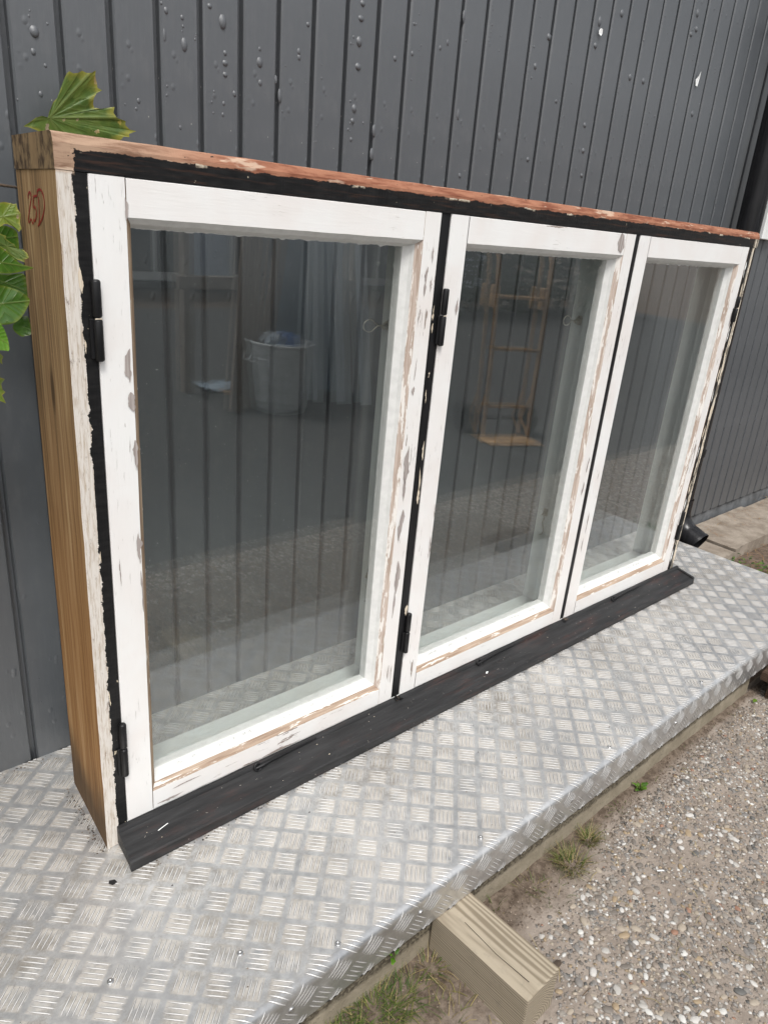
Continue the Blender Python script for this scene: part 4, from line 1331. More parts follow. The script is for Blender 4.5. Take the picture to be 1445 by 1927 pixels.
# ================================================================== LEAVES
def leaf_mesh(name, outline, center, mat, curl=0.02, bend=(0, 0), veins=None, seed=0):
    """outline in the leaf's own (x, z) plane, relief along -y"""
    cx_, cz_ = center
    n = len(outline)
    rings = 16
    o2 = []
    for i in range(n):
        a, b_ = outline[i], outline[(i + 1) % n]
        for t_ in (0, 0.34, 0.67):
            o2.append((a[0] + (b_[0] - a[0]) * t_, a[1] + (b_[1] - a[1]) * t_))
    vdef = [math.atan2(z - cz_, x - cx_) for x, z in outline if math.hypot(x - cx_, z - cz_) > 0.75 * max(math.hypot(a - cx_, b - cz_) for a, b in outline)]
    outline = o2; n = len(outline)
    V = []; A = []
    vdirs = veins or vdef
    R0 = max(math.hypot(a - cx_, b - cz_) for a, b in outline)
    V.append((cx_, 0, cz_)); A.append((0, 0, 0))
    for r in range(1, rings + 1):
        f = r / rings
        for (x, z) in outline:
            dx, dz = (x - cx_) * f, (z - cz_) * f
            a = math.atan2(dz, dx); rad = math.hypot(dx, dz)
            dv = min((abs(math.sin(a - v)) * rad if math.cos(a - v) > 0 else rad) for v in vdirs)
            for v in vdirs:            # side veins branching off the main ones
                if math.cos(a - v) > 0:
                    al, ac = math.cos(a - v) * rad, abs(math.sin(a - v)) * rad
                    u_ = (al - ac * 0.9) / (R0 * 0.17)
                    if ac < R0 * 0.45:
                        dv = min(dv, abs(u_ - round(u_)) * R0 * 0.17 * 0.74 + R0 * 0.010)
            y = -curl * (rad / R0) ** 2 + 0.09 * min(dv, 0.006) + 0.02 * min(dv, 0.02) + 0.004 * pnoise(Vector((x * 40, z * 40, seed))) * f
            y += bend[0] * dx + bend[1] * dz
            V.append((cx_ + dx, y, cz_ + dz)); A.append((dv / R0, f, 0))
    F = []
    for k in range(n):
        k2 = (k + 1) % n
        F.append((0, 1 + k, 1 + k2))
        for r in range(rings - 1):
            F.append((1 + r * n + k, 1 + (r + 1) * n + k, 1 + (r + 1) * n + k2, 1 + r * n + k2))
    mb = MB(); mb.add(V, F, 0, True)
    me = mb.mesh(name, mat)
    at = me.attributes.new('leafpos', 'FLOAT_VECTOR', 'POINT')
    at.data.foreach_set('vector', np.array(A, np.float32).ravel())
    return me

LA = [(0.0406, 1.2216), (0.0497, 1.228), (0.0595, 1.236), (0.0691, 1.2401), (0.0782, 1.2387), (0.0801, 1.2459), (0.0881, 1.2618), (0.0985, 1.2732), (0.1024, 1.2885), (0.109, 1.3041), (0.1128, 1.3077), (0.1186, 1.3058), (0.1255, 1.3075), (0.1327, 1.3119), (0.1394, 1.3099), (0.1465, 1.3112), (0.1529, 1.3155), (0.1526, 1.3068), (0.1562, 1.2975), (0.1564, 1.2926), (0.1634, 1.2899), (0.1545, 1.2847), (0.1497, 1.2764), (0.1491, 1.2688), (0.1511, 1.2635), (0.1602, 1.2634), (0.172, 1.2667), (0.183, 1.2694), (0.181, 1.2608), (0.1859, 1.2538), (0.2007, 1.2512), (0.2004, 1.2453), (0.2077, 1.2397), (0.2184, 1.2385), (0.2058, 1.2328), (0.2062, 1.228), (0.1964, 1.2276), (0.1925, 1.2225), (0.1684, 1.2094), (0.1247, 1.204), (0.0917, 1.2075), (0.0705, 1.2123), (0.0618, 1.2181), (0.0491, 1.2213)]
top_leaf = empty('maple_leaf', (0.0809, 0.262, 1.235), kind='thing', label='large spotted maple leaf sticking up behind the top left corner of the window frame', category='leaf')
o_ = leaf_mesh('leaf_blade', [(x - 0.0809, z - 1.235) for x, z in LA], (0.0, 0.004), 'leaf_maple', 0.012, (0.02, -0.10), [R_(48), R_(8), R_(195), R_(300)])
link('leaf_blade', o_, top_leaf)
mb = MB(); mb.tube([(0.0, 0.001, 0.004), (-0.012, 0.006, -0.018), (-0.02, 0.015, -0.06)], [0.0012, 0.0011, 0.0014], 6); mb.build('leaf_stalk', 'bark', top_leaf)

shrub = empty('leafy_shrub', (-0.14, 0.20, 0.0), kind='thing', label='leafy shrub with glossy green leaves poking out behind the left side of the window', category='shrub')
SX, SY = 0.14, -0.20
LEAVES = [
 ('leaf_yellow', 0.17, [(-0.0388, 1.1065), (-0.0236, 1.1107), (-0.0148, 1.1099), (-0.0104, 1.1088), (-0.0072, 1.1098), (-0.0064, 1.1031), (-0.0033, 1.0958), (-0.0054, 1.0819), (-0.0048, 1.0758), (-0.0088, 1.0709), (-0.0136, 1.0768), (-0.0223, 1.0808), (-0.0268, 1.0805), (-0.0332, 1.0763), (-0.0422, 1.075), (-0.07, 1.072), (-0.088, 1.088), (-0.075, 1.104)]),
 ('leaf_dark', 0.235, [(-0.0294, 1.0734), (-0.0199, 1.0764), (-0.0105, 1.077), (-0.0013, 1.0752), (0.0079, 1.071), (0.0104, 1.0647), (0.0094, 1.0452), (0.0086, 1.0288), (-0.0018, 1.0218), (-0.0149, 1.0344), (-0.0327, 1.0433), (-0.07, 1.045), (-0.08, 1.062), (-0.06, 1.074)]),
 ('leaf_maple', 0.15, [(-0.0484, 1.0652), (-0.0394, 1.0679), (-0.0309, 1.0647), (-0.0341, 1.0622), (-0.0244, 1.0552), (-0.0215, 1.0546), (-0.019, 1.0485), (-0.0108, 1.0474), (-0.0059, 1.0422), (-0.005, 1.036), (-0.0114, 1.0334), (-0.011, 1.0295), (-0.0206, 1.0331), (-0.0276, 1.039), (-0.0358, 1.0463), (-0.0496, 1.0547), (-0.09, 1.06), (-0.085, 1.075)]),
 ('leaf_dark', 0.10, [(-0.0627, 1.0528), (-0.0517, 1.0504), (-0.0437, 1.0449), (-0.0359, 1.0364), (-0.0249, 1.0285), (-0.0088, 1.0257), (-0.0181, 1.0227), (-0.0288, 1.0194), (-0.0408, 1.0168), (-0.0524, 1.0165), (-0.0665, 1.0177), (-0.10, 1.022), (-0.12, 1.036), (-0.10, 1.05)]),
 ('leaf_dark', 0.10, [(-0.0685, 0.9998), (-0.0598, 1.0007), (-0.0485, 0.9986), (-0.0357, 0.9942), (-0.0274, 0.9882), (-0.0212, 0.9812), (-0.0269, 0.9696), (-0.0347, 0.9587), (-0.0461, 0.9494), (-0.0583, 0.9462), (-0.0742, 0.9468), (-0.10, 0.952), (-0.125, 0.976), (-0.10, 0.994)]),
 ('leaf_bright', 0.06, [(-0.0831, 0.96), (-0.0752, 0.9554), (-0.0704, 0.9478), (-0.0672, 0.9371), (-0.0658, 0.9264), (-0.0669, 0.9149), (-0.0736, 0.9167), (-0.0877, 0.918), (-0.11, 0.927), (-0.13, 0.950), (-0.11, 0.965)]),
 ('leaf_dark', 0.24, [(-0.0316, 1.0061), (-0.0159, 1.0032), (0.0006, 1.0052), (0.014, 1.0073), (0.0162, 0.9868), (0.0172, 0.9713), (0.0068, 0.9678), (-0.0089, 0.9763), (-0.0241, 0.9862), (-0.0334, 0.9895), (-0.07, 0.99), (-0.07, 1.006)]),
 ('leaf_yellow', 0.16, [(-0.0677, 0.8638), (-0.059, 0.8582), (-0.0515, 0.8546), (-0.0577, 0.8478), (-0.0571, 0.8391), (-0.0533, 0.8345), (-0.0588, 0.8305), (-0.055, 0.8176), (-0.0628, 0.8222), (-0.0718, 0.8264), (-0.11, 0.835), (-0.11, 0.86)]),
 ('leaf_dark', 0.262, [(0.0058, 0.9337), (0.0184, 0.939), (0.0213, 0.9245), (0.0222, 0.9063), (0.0115, 0.9039), (0.0045, 0.9023), (-0.01, 0.918)]),
 ('leaf_yellow', 0.16, [(-0.0641, 0.8972), (-0.0551, 0.8952), (-0.0509, 0.89), (-0.0538, 0.885), (-0.0537, 0.8783), (-0.0563, 0.8835), (-0.0652, 0.8873), (-0.09, 0.887), (-0.09, 0.897)]),
 ('leaf_dark', 0.20, [(-0.20, 1.09), (-0.17, 1.10), (-0.13, 1.085), (-0.10, 1.06), (-0.13, 1.045), (-0.18, 1.05)]),
 ('leaf_bright', 0.12, [(-0.21, 0.98), (-0.18, 0.995), (-0.14, 0.99), (-0.11, 0.965), (-0.14, 0.945), (-0.19, 0.95)]),
 ('leaf_dark', 0.18, [(-0.20, 0.88), (-0.17, 0.90), (-0.13, 0.895), (-0.10, 0.87), (-0.13, 0.85), (-0.18, 0.85)]),
]
for i, (mt, y, ol_) in enumerate(LEAVES):
    cx_ = sum(p[0] for p in ol_) / len(ol_); cz_ = sum(p[1] for p in ol_) / len(ol_)
    loc_out = [(p[0] - cx_, p[1] - cz_) for p in ol_]
    if mt in ('leaf_dark', 'leaf_bright'):          # smooth oval blades
        for _ in range(2):
            q_ = []
            for a, b2 in zip(loc_out, loc_out[1:] + loc_out[:1]):
                q_ += [(a[0] * .75 + b2[0] * .25, a[1] * .75 + b2[1] * .25), (a[0] * .25 + b2[0] * .75, a[1] * .25 + b2[1] * .75)]
            loc_out = q_
    tip = max(loc_out, key=lambda p: p[0]); 
    ax_ = math.atan2(tip[1], tip[0])
    me = leaf_mesh('leaf', loc_out, (0, 0), mt, 0.008, (0.15 if i % 2 else -0.1, 0.12), [ax_, ax_ + math.pi, ax_ + 0.7, ax_ - 0.7] if mt in ('leaf_yellow', 'leaf_maple') else [ax_, ax_ + math.pi], i)
    link('leaf', me, shrub, (cx_ + SX, y + SY, cz_))
rl = random.Random(77)
shade_leaves = []
for i in range(4):
    ol_ = [(0.055 * math.cos(t_) * (1 + 0.12 * math.cos(2 * t_)), 0.030 * math.sin(t_) * (1 + 0.08 * math.cos(3 * t_ + i))) for t_ in np.linspace(0, 2 * math.pi, 14, endpoint=False)]
    shade_leaves.append(leaf_mesh('leaf', ol_, (-0.05 + 0.05, 0), ('leaf_dark', 'leaf_dark', 'leaf_bright', 'leaf_maple')[i], 0.012, (0.1, 0.1), [0, math.pi], 30 + i))
for i in range(250):  # added leaves out of view on the left, to shade the lower wall
    x = rl.uniform(-0.95, -0.33); y = rl.uniform(-0.05, 0.27); z = rl.uniform(0.12, 1.30)
    link('leaf', shade_leaves[i % 4], shrub, (x + SX, y + SY, z), (rl.uniform(-0.9, 0.5), rl.uniform(-0.8, 0.8), rl.uniform(-1.0, 1.0)), (1.25, 1.25, 1.25))
for i in range(7):
    x = -0.95 + 0.1 * i
    mb = MB(); mb.tube([(-0.25, 0.05, -0.2), (-0.3 + x * 0.3, 0.03, 0.35), (x + SX + 0.1, 0.0, 1.2)], [0.007, 0.005, 0.002], 6); mb.build('branch', 'bark', shrub)
mb = MB()
mb.tube([(-0.22, 0.03, -0.2), (-0.20, 0.04, 0.4), (-0.12, 0.03, 0.8), (0.0, 0.02, 1.12)], [0.008, 0.007, 0.006, 0.004], 7)
mb.tube([(0.0, 0.02, 1.12), (0.10, 0.0, 1.1336), (0.122, 0.0, 1.1335), (0.150, 0.0, 1.132)], [0.004, 0.0024, 0.0022, 0.0018], 6)
for (x, y, z) in ((0.05, -0.10, 1.03), (0.03, -0.10, 0.98), (0.02, -0.14, 0.94), (0.05, -0.04, 0.85), (0.06, -0.03, 1.09)):
    mb.tube([(-0.09, 0.03, z - 0.06), (x * 0.6, y * 0.6, z - 0.02), (x, y, z)], [0.003, 0.002, 0.0012], 6)
mb.build('branch', 'bark', shrub)

# ================================================================== PEBBLES
def pebble_unit(seed, sub=1):
    r = random.Random(seed)
    b = bmesh.new()
    bmesh.ops.create_icosphere(b, subdivisions=sub, radius=1.0)
    off = Vector((seed * 3.1, 0, 0))
    for v in b.verts:
        v.co *= 1 + 0.22 * pnoise(v.co * 1.1 + off)
    b.verts.index_update()
    V = np.array([v.co[:] for v in b.verts]); F = np.array([[v.index for v in f.verts] for f in b.faces])
    b.free()
    return V, F
PALC = np.array([(0.50, 0.48, 0.45), (0.40, 0.38, 0.35), (0.54, 0.53, 0.50), (0.26, 0.235, 0.205), (0.20, 0.185, 0.17), (0.11, 0.107, 0.10), (0.17, 0.16, 0.15), (0.31, 0.235, 0.15), (0.27, 0.15, 0.10), (0.34, 0.29, 0.23), (0.16, 0.14, 0.12), (0.24, 0.20, 0.165)])
PALW = np.array([8, 10, 4, 15, 14, 5, 6, 6, 1.2, 14, 11, 16], float); PALW /= PALW.sum()
PALF = np.array([22, 14, 18, 8, 6, 8, 6, 4, 1, 6, 4, 4], float); PALF /= PALF.sum()
rng = np.random.RandomState(11)
units = [pebble_unit(s, 2) for s in range(8)]
units_lo = [pebble_unit(s + 20, 1) for s in range(6)]
camp = np.array([-0.3551, -1.0563])
# jittered grid
def place(x0, x1, y0, y1, pitch):
    xs = np.arange(x0, x1, pitch); ys = np.arange(y0, y1, pitch)
    g = np.stack(np.meshgrid(xs, ys), -1).reshape(-1, 2)
    return g + rng.uniform(-0.55, 0.55, g.shape) * pitch
pts = place(0.12, 2.3, -1.05, -0.43, 0.0064)
keep = []
for q in pts:
    e = soil_edge(q[0])
    if q[1] > e + rng.choice((-1, 1)) * rng.exponential(0.012) - 0.004:
        continue
    dens = 0.72 + 0.45 * pnoise(Vector((q[0] * 5.5, q[1] * 5.5, 2))) + 0.2 * pnoise(Vector((q[0] * 15, q[1] * 15, 2)))
    if rng.rand() < dens:
        keep.append(q)
pts = np.array(keep)
# visible test for the big ones: in the frame right of the platform edge
def to_px(P):
    q = P - np.array([-0.3551, -1.0563, 1.1133])
    x = q @ np.array(right); y = q @ np.array(down); z = q @ np.array(fwd)
    return 722.5 + 1353.4 * x / z, 963.5 + 1353.4 * y / z, z
size = rng.gamma(3.2, 0.00066, len(pts)) + 0.0011
size = np.minimum(size, 0.0085)
P3 = np.concatenate([pts, np.full((len(pts), 1), ZG)], 1)
U, Vv, Z = to_px(P3)
app = size / Z
vis = (U > 0) & (U < 1445) & (Vv > 0) & (Vv < 1927)
inblock = (pts[:, 0] > 0.43) & (pts[:, 0] < 0.56) & (pts[:, 1] > -0.655)
vis_order = np.argsort(-(app * vis * (~inblock)))
big = set(vis_order[:300].tolist())
colidx = rng.choice(len(PALC), len(pts), p=PALW)
unit_mesh = {}
def unit_of(u, c):
    if (u, c) not in unit_mesh:
        V, F = units_lo[u % 6] if False else units[u]
        me = np_mesh('pebble', V, F[:, :3], 'stone', True, np.tile(PALC[c], (len(V), 1)))
        unit_mesh[(u, c)] = me
    return unit_mesh[(u, c)]
SV = []; SF = []; SCo = []; base = 0
sx = rng.uniform(1.0, 1.75, len(pts)); szz = rng.uniform(0.35, 0.6, len(pts)); rot = rng.uniform(0, math.pi, len(pts))
sink = rng.uniform(0.0, 0.65, len(pts))
for i, q in enumerate(pts):
    if inblock[i]:
        continue
    s = size[i]
    z = ZG + s * szz[i] * (0.25 - sink[i] * 0.6)
    if i in big:
        link('pebble', unit_of(i % 8, colidx[i]), path, (q[0], q[1], z), (0.2 * (rng.rand() - .5), 0.2 * (rng.rand() - .5), rot[i]), (s * sx[i], s, s * szz[i]))
    else:
        V, F = units_lo[i % 6]
        c, s_ = math.cos(rot[i]), math.sin(rot[i])
        L = V * np.array([s * sx[i], s, s * szz[i]])
        Wd = np.stack([L[:, 0] * c - L[:, 1] * s_ + q[0], L[:, 0] * s_ + L[:, 1] * c + q[1], L[:, 2] + z], 1)
        SV.append(Wd); SF.append(F + base); base += len(V)
        SCo.append(np.tile(PALC[colidx[i]] * rng.uniform(0.8, 1.15), (len(V), 1)))
# the rest of the path, seen only in the panes
far = np.concatenate([place(-1.2, 0.12, -1.24, -0.68, 0.0125), place(0.12, 4.6, -1.24, -1.05, 0.0135), place(2.3, 4.6, -1.05, -0.46, 0.0150)])
for i, q in enumerate(far):
    if rng.rand() < 0.15: continue
    V, F = units_lo[i % 6]
    s = rng.uniform(0.0034, 0.0078); a = rng.rand() * 3.14
    c, s_ = math.cos(a), math.sin(a)
    L = V * np.array([s * rng.uniform(1, 1.7), s, s * 0.5])
    SV.append(np.stack([L[:, 0] * c - L[:, 1] * s_ + q[0], L[:, 0] * s_ + L[:, 1] * c + q[1], L[:, 2] + ZG + 0.0004], 1))
    SF.append(F + base); base += len(V)
    SCo.append(np.tile(PALC[rng.choice(len(PALC), p=PALF)] * rng.uniform(0.9, 1.35), (len(V), 1)))
link('pebbles', np_mesh('pebbles', np.concatenate(SV), np.concatenate(SF), 'stone', True, np.concatenate(SCo)), path, kind='stuff')

# ================================================================== GRASS, NEEDLES, WEEDS
def blades(name, centres, parent=None, **props):
    """centres: (x, y, z, n, spread, hmin, hmax, lean, palette)"""
    V = []; F = []; Cc = []
    r = np.random.RandomState(abs(hash(name + str(len(centres)))) % 1000 if False else len(centres) * 17 + int(centres[0][0] * 100) % 97 + 3)
    for (x, y, z, n, sp, h0, h1, lean, pal) in centres:
        for k in range(n):
            a = r.rand() * 6.283; d = sp * math.sqrt(r.rand())
            bx, by = x + d * math.cos(a), y + d * math.sin(a)
            h = r.uniform(h0, h1); az = a + r.uniform(-1.0, 1.0)
            ln = lean * r.uniform(0.3, 1.3) * h
            w = r.uniform(0.0005, 0.0012)
            side = np.array([-math.sin(az), math.cos(az), 0]) * w
            b0 = len(V)
            for q, f in enumerate((0, 0.35, 0.7, 1.0)):
                p = np.array([bx + math.cos(az) * ln * f ** 1.6, by + math.sin(az) * ln * f ** 1.6, z + h * (f - 0.32 * lean * f * f)])
                ww = side * (1 - f * 0.9)
                V.append(p - ww); V.append(p + ww)
            c = np.array(pal[r.randint(len(pal))]) * r.uniform(0.75, 1.2)
            Cc += [c] * 8
            for q in range(3):
                F.append((b0 + q * 2, b0 + q * 2 + 1, b0 + q * 2 + 3, b0 + q * 2 + 2))
    me = np_mesh(name, V, F, 'blade', False, np.array(Cc))
    return link(name, me, parent, **props)
GRN = [(0.075, 0.13, 0.02), (0.11, 0.165, 0.03), (0.05, 0.095, 0.018), (0.15, 0.18, 0.04)]
DRY = [(0.33, 0.27, 0.12), (0.27, 0.21, 0.10), (0.20, 0.18, 0.06), (0.36, 0.30, 0.16)]
MIX = GRN + DRY[:2]
blades('grass_tuft', [(0.935, -0.462, ZG, 170, 0.018, 0.02, 0.048, 0.9, MIX + DRY)], kind='thing', label='dry grass tuft farther along the kerb beyond the timber block', category='grass tuft', group='grass tufts along the kerb')
blades('grass_tuft', [(0.842, -0.478, ZG, 260, 0.030, 0.02, 0.052, 1.1, MIX + DRY)], kind='thing', label='spreading dry grass tuft at the kerb between the timber block and another tuft', category='grass tuft', group='grass tufts along the kerb')
blades('grass', [(0.20, -0.47, ZG, 260, 0.05, 0.015, 0.05, 1.2, GRN + DRY[:1]), (0.28, -0.46, ZG, 320, 0.045, 0.015, 0.055, 1.2, GRN + DRY[:1]), (0.13, -0.50, ZG, 150, 0.05, 0.015, 0.045, 1.2, MIX), (0.33, -0.47, ZG, 90, 0.03, 0.015, 0.045, 1.2, GRN), (0.26, -0.53, ZG, 60, 0.04, 0.015, 0.04, 1.3, DRY + GRN), (0.36, -0.46, ZG, 40, 0.03, 0.015, 0.04, 1.2, MIX), (0.415, -0.455, ZG, 50, 0.02, 0.02, 0.05, 1.2, MIX + DRY), (0.37, -0.55, ZG, 30, 0.04, 0.01, 0.035, 1.4, MIX), (0.72, -0.46, ZG, 40, 0.03, 0.01, 0.03, 1.2, DRY + GRN), (0.617, -0.445, ZG, 10, 0.01, 0.03, 0.055, 0.7, GRN), (0.74, -0.50, ZG, 40, 0.04, 0.008, 0.02, 1.2, MIX), (1.08, -0.445, ZG, 14, 0.02, 0.008, 0.02, 1.2, GRN)] +
       [(x, -0.430 - 0.02 * ((i * 37) % 10) / 10, ZG, 5, 0.03, 0.008, 0.02, 1.2, MIX) for i, x in enumerate(np.linspace(0.6, 1.75, 26))], kind='stuff')

def needles(name, n, box, z, zfun=None, pal=DRY, lmin=0.02, lmax=0.05, seed=1):
    r = np.random.RandomState(seed)
    V = []; F = []; Cc = []
    for k in range(n):
        x, y = r.uniform(box[0], box[1]), r.uniform(box[2], box[3])
        a = r.rand() * 6.283; l = r.uniform(lmin, lmax); w = r.uniform(0.0004, 0.0008)
        zz_ = (z if zfun is None else zfun(x, y)) + r.uniform(0.001, 0.004)
        c = np.array(pal[r.randint(len(pal))]) * r.uniform(0.7, 1.2)
        b0 = len(V)
        bend = r.uniform(-0.25, 0.25)
        for f in (0, 0.5, 1):
            aa = a + bend * f
            px, py = x + math.cos(aa) * l * f, y + math.sin(aa) * l * f
            s_ = np.array([-math.sin(aa) * w, math.cos(aa) * w, 0])
            p = np.array([px, py, zz_ + (0.003 if f == 0.5 else 0)])
            V += [p - s_, p + s_]
            Cc += [c, c]
        for q in range(2):
            F.append((b0 + q * 2, b0 + q * 2 + 1, b0 + q * 2 + 3, b0 + q * 2 + 2))
    link(name, np_mesh(name, V, F, 'blade', False, np.array(Cc)), kind='stuff')
RED = [(0.27, 0.125, 0.05), (0.33, 0.18, 0.07), (0.22, 0.11, 0.06), (0.38, 0.25, 0.11)]
needles('pine_needles', 1900, (2.5, 4.2, -0.36, 0.30), -0.136, None, RED, 0.03, 0.07, 2)
needles('slab_needles', 160, (2.55, 4.0, 0.17, 0.31), -0.086, None, RED, 0.03, 0.06, 5)
needles('straw', 120, (0.15, 0.62, -0.62, -0.46), ZG + 0.006, None, DRY, 0.02, 0.045, 3)
needles('twigs', 90, (0.6, 2.0, -0.9, -0.46), ZG + 0.003, None, DRY + [(0.14, 0.09, 0.05), (0.5, 0.45, 0.36)], 0.012, 0.035, 4)
# small crumbs of soil
V = []; F = []; Cc = []; base = 0
rc = np.random.RandomState(8)
for k in range(2600):
    x = rc.uniform(0.1, 2.0); y = -0.428 - abs(rc.normal(0, 0.06))
    if y < soil_edge(x) - 0.03: continue
    u, f = units_lo[k % 6]
    s = rc.uniform(0.0006, 0.0022)
    V.append(u * s * np.array([1.2, 1, 0.7]) + np.array([x, y, ZG + 0.0045 + rc.uniform(-0.002, 0.004)])); F.append(f + base); base += len(u)
    Cc.append(np.tile(np.array([(0.17, 0.125, 0.09), (0.10, 0.07, 0.05), (0.24, 0.19, 0.15)][k % 3]) * rc.uniform(0.7, 1.2), (len(u), 1)))
link('soil_crumbs', np_mesh('soil_crumbs', np.concatenate(V), np.concatenate(F), 'stone', False, np.concatenate(Cc)), kind='stuff')

def weed(x, y, z, n, size_, lbl, seed, grp='green weeds beside the platform'):
    w = empty('weed', (x, y, z), kind='thing', label=lbl, category='weed', group=grp)
    r = random.Random(seed)
    for k in range(n):
        L = size_ * r.uniform(0.6, 1.2)
        outl = []
        for t_ in np.linspace(0, 2 * math.pi, 14, endpoint=False):
            outl.append((L * 0.5 * (1 + math.cos(t_)), L * 0.24 * math.sin(t_) * (1 + 0.3 * math.cos(3 * t_))))
        me = leaf_mesh('leaf', outl, (L * 0.5, 0), 'leaf_bright' if k % 3 else 'leaf_dark', L * 0.12, (0, 0), [0, math.pi], seed + k)
        a = k / n * 6.283 + r.uniform(-0.4, 0.4)
        d = size_ * 0.3 * r.random()
        o = link('leaf', me, w, (d * math.cos(a), d * math.sin(a), size_ * r.uniform(0.15, 0.9)), (R_(90 + r.uniform(-25, 25)), r.uniform(-0.7, 0.2), a))
    mb = MB()
    for k in range(n):
        a = k / n * 6.283
        mb.tube([(0, 0, -0.01), (size_ * 0.2 * math.cos(a), size_ * 0.2 * math.sin(a), size_ * 0.5)], 0.0012, 5)
    mb.build('stem', 'leaf_dark', w)
V = []; F = []; Cc = []
rw = np.random.RandomState(21)
for k in range(620):
    t_ = rw.rand() ** 0.8
    x = 2.50 + 0.30 * rw.rand() ** 1.5 + 0.10 * (1 - t_); y = 0.05 - 0.45 * t_ + rw.normal(0, 0.02)
    z = -0.135 + 0.045 * rw.rand() ** 1.3
    L = rw.uniform(0.010, 0.026); a_ = rw.rand() * 6.283; tl = rw.uniform(-0.5, 0.7)
    d = np.array([math.cos(a_) * math.cos(tl), math.sin(a_) * math.cos(tl), math.sin(tl)]); sd_ = np.array([-math.sin(a_), math.cos(a_), 0])
    p = np.array([x, y, z]); b0 = len(V)
    V += [p, p + d * L * 0.3 + sd_ * L * 0.26, p + d * L * 0.7 + sd_ * L * 0.24 + (0, 0, -L * 0.08), p + d * L + (0, 0, -L * 0.15), p + d * L * 0.7 - sd_ * L * 0.24 + (0, 0, -L * 0.08), p + d * L * 0.3 - sd_ * L * 0.26]
    F += [(b0, b0 + 1, b0 + 2, b0 + 3), (b0, b0 + 3, b0 + 4, b0 + 5)]
    c = np.array([(0.06, 0.14, 0.02), (0.09, 0.19, 0.03), (0.035, 0.085, 0.014), (0.12, 0.22, 0.035)][k % 4]) * rw.uniform(0.8, 1.2)
    Cc += [c] * 6
link('weeds', np_mesh('weeds', V, F, 'blade', True, np.array(Cc)), kind='stuff')
weed(1.19, -0.445, ZG + 0.004, 6, 0.022, 'small green weed at the foot of the kerb before the grass tufts', 900, 'green weeds at the kerb')
weed(0.335, -0.436, ZG + 0.075, 3, 0.016, 'little clover leaf peeping out between the platform lip and the kerb', 950, 'green weeds at the kerb')

# small litter things
def chip(name, x, y, z, pts, mat, lbl, cat, rz=0.0, th=0.0012):
    mb = MB(); mb.prism(pts, 0, th, 'z'); o = mb.build(name, mat, kind='thing', label=lbl, category=cat); o.location = (x, y, z); o.rotation_euler = (0, 0, rz)
chip('paint_chip', -0.030, -0.083, 0.0004, [(0, 0), (0.008, -0.002), (0.010, 0.005), (0.004, 0.012), (-0.001, 0.009)], 'chip_black', 'black paint chip on the metal plate left of the sill', 'paint chip', 0.5)
chip('white_flake', 1.00, -0.62, ZG + 0.006, [(0, 0), (0.003, 0.001), (0.0065, 0.016), (0.004, 0.018), (0.0015, 0.009)], 'white_trim', 'thin white paint flake lying on the pebble path', 'flake', 1.2)
mb = MB()
mb.add([(0, 0, 0), (0.008, -0.006, 0.003), (0.019, -0.005, 0.002), (0.026, 0.001, 0), (0.018, 0.007, 0.003), (0.007, 0.006, 0.004)], [(0, 1, 2), (0, 2, 5), (2, 4, 5), (2, 3, 4)], 0, True)
o = mb.build('dead_leaf', 'bark', kind='thing', label='small brown dead leaf beside the end of the timber block', category='leaf'); o.location = (0.605, -0.605, ZG + 0.006)
mb = MB()
mb.add([(0, 0, 0), (0.008, -0.006, 0.003), (0.019, -0.005, 0.002), (0.026, 0.001, 0), (0.018, 0.007, 0.003), (0.007, 0.006, 0.004)], [(0, 1, 2), (0, 2, 5), (2, 4, 5), (2, 3, 4)], 0, True)
o = mb.build('fallen_leaf', 'leaf_bright', kind='thing', label='small green fallen leaf at the far end of the kerb', category='leaf'); o.location = (1.85, -0.458, ZG + 0.007)

# ================================================================== THINGS SEEN IN THE PANES
ZA = ZG - 0.004
bin_ = empty('rubbish_bin', (2.49, -3.15, ZA), kind='thing', label='ribbed zinc rubbish bin mirrored in the left pane', category='bin')
mb = MB()
n = 48
prof = [(0.175, 0.0), (0.175, 0.012), (0.185, 0.03), (0.188, 0.075), (0.193, 0.083), (0.190, 0.092), (0.205, 0.36), (0.210, 0.37), (0.208, 0.38), (0.213, 0.41), (0.213, 0.455), (0.224, 0.465), (0.224, 0.478), (0.213, 0.482), (0.205, 0.40), (0.205, 0.30)]
vs = []
for i, (r0, z) in enumerate(prof):
    for k in range(n):
        a = 2 * math.pi * k / n
        rr0 = r0 + (0.004 if (k % 2 and 3 < i < 7) else 0)
        vs.append((rr0 * math.cos(a), rr0 * math.sin(a), z))
fs = [(i * n + k, i * n + (k + 1) % n, (i + 1) * n + (k + 1) % n, (i + 1) * n + k) for i in range(len(prof) - 1) for k in range(n)]
mb.add(vs, fs, 0, False)
mb.add([(0.204 * math.cos(2 * math.pi * k / n), 0.204 * math.sin(2 * math.pi * k / n), 0.30) for k in range(n)], [tuple(range(n))], 0)
mb.build('bin_body', 'zinc', bin_)
for s in (-1, 1):
    mb = MB(); mb.tube([(s * 0.212, -0.05, 0.40), (s * 0.245, -0.04, 0.36), (s * 0.25, 0.0, 0.35), (s * 0.245, 0.04, 0.36), (s * 0.212, 0.05, 0.40)], 0.005, 7); mb.build('handle', 'zinc', bin_)
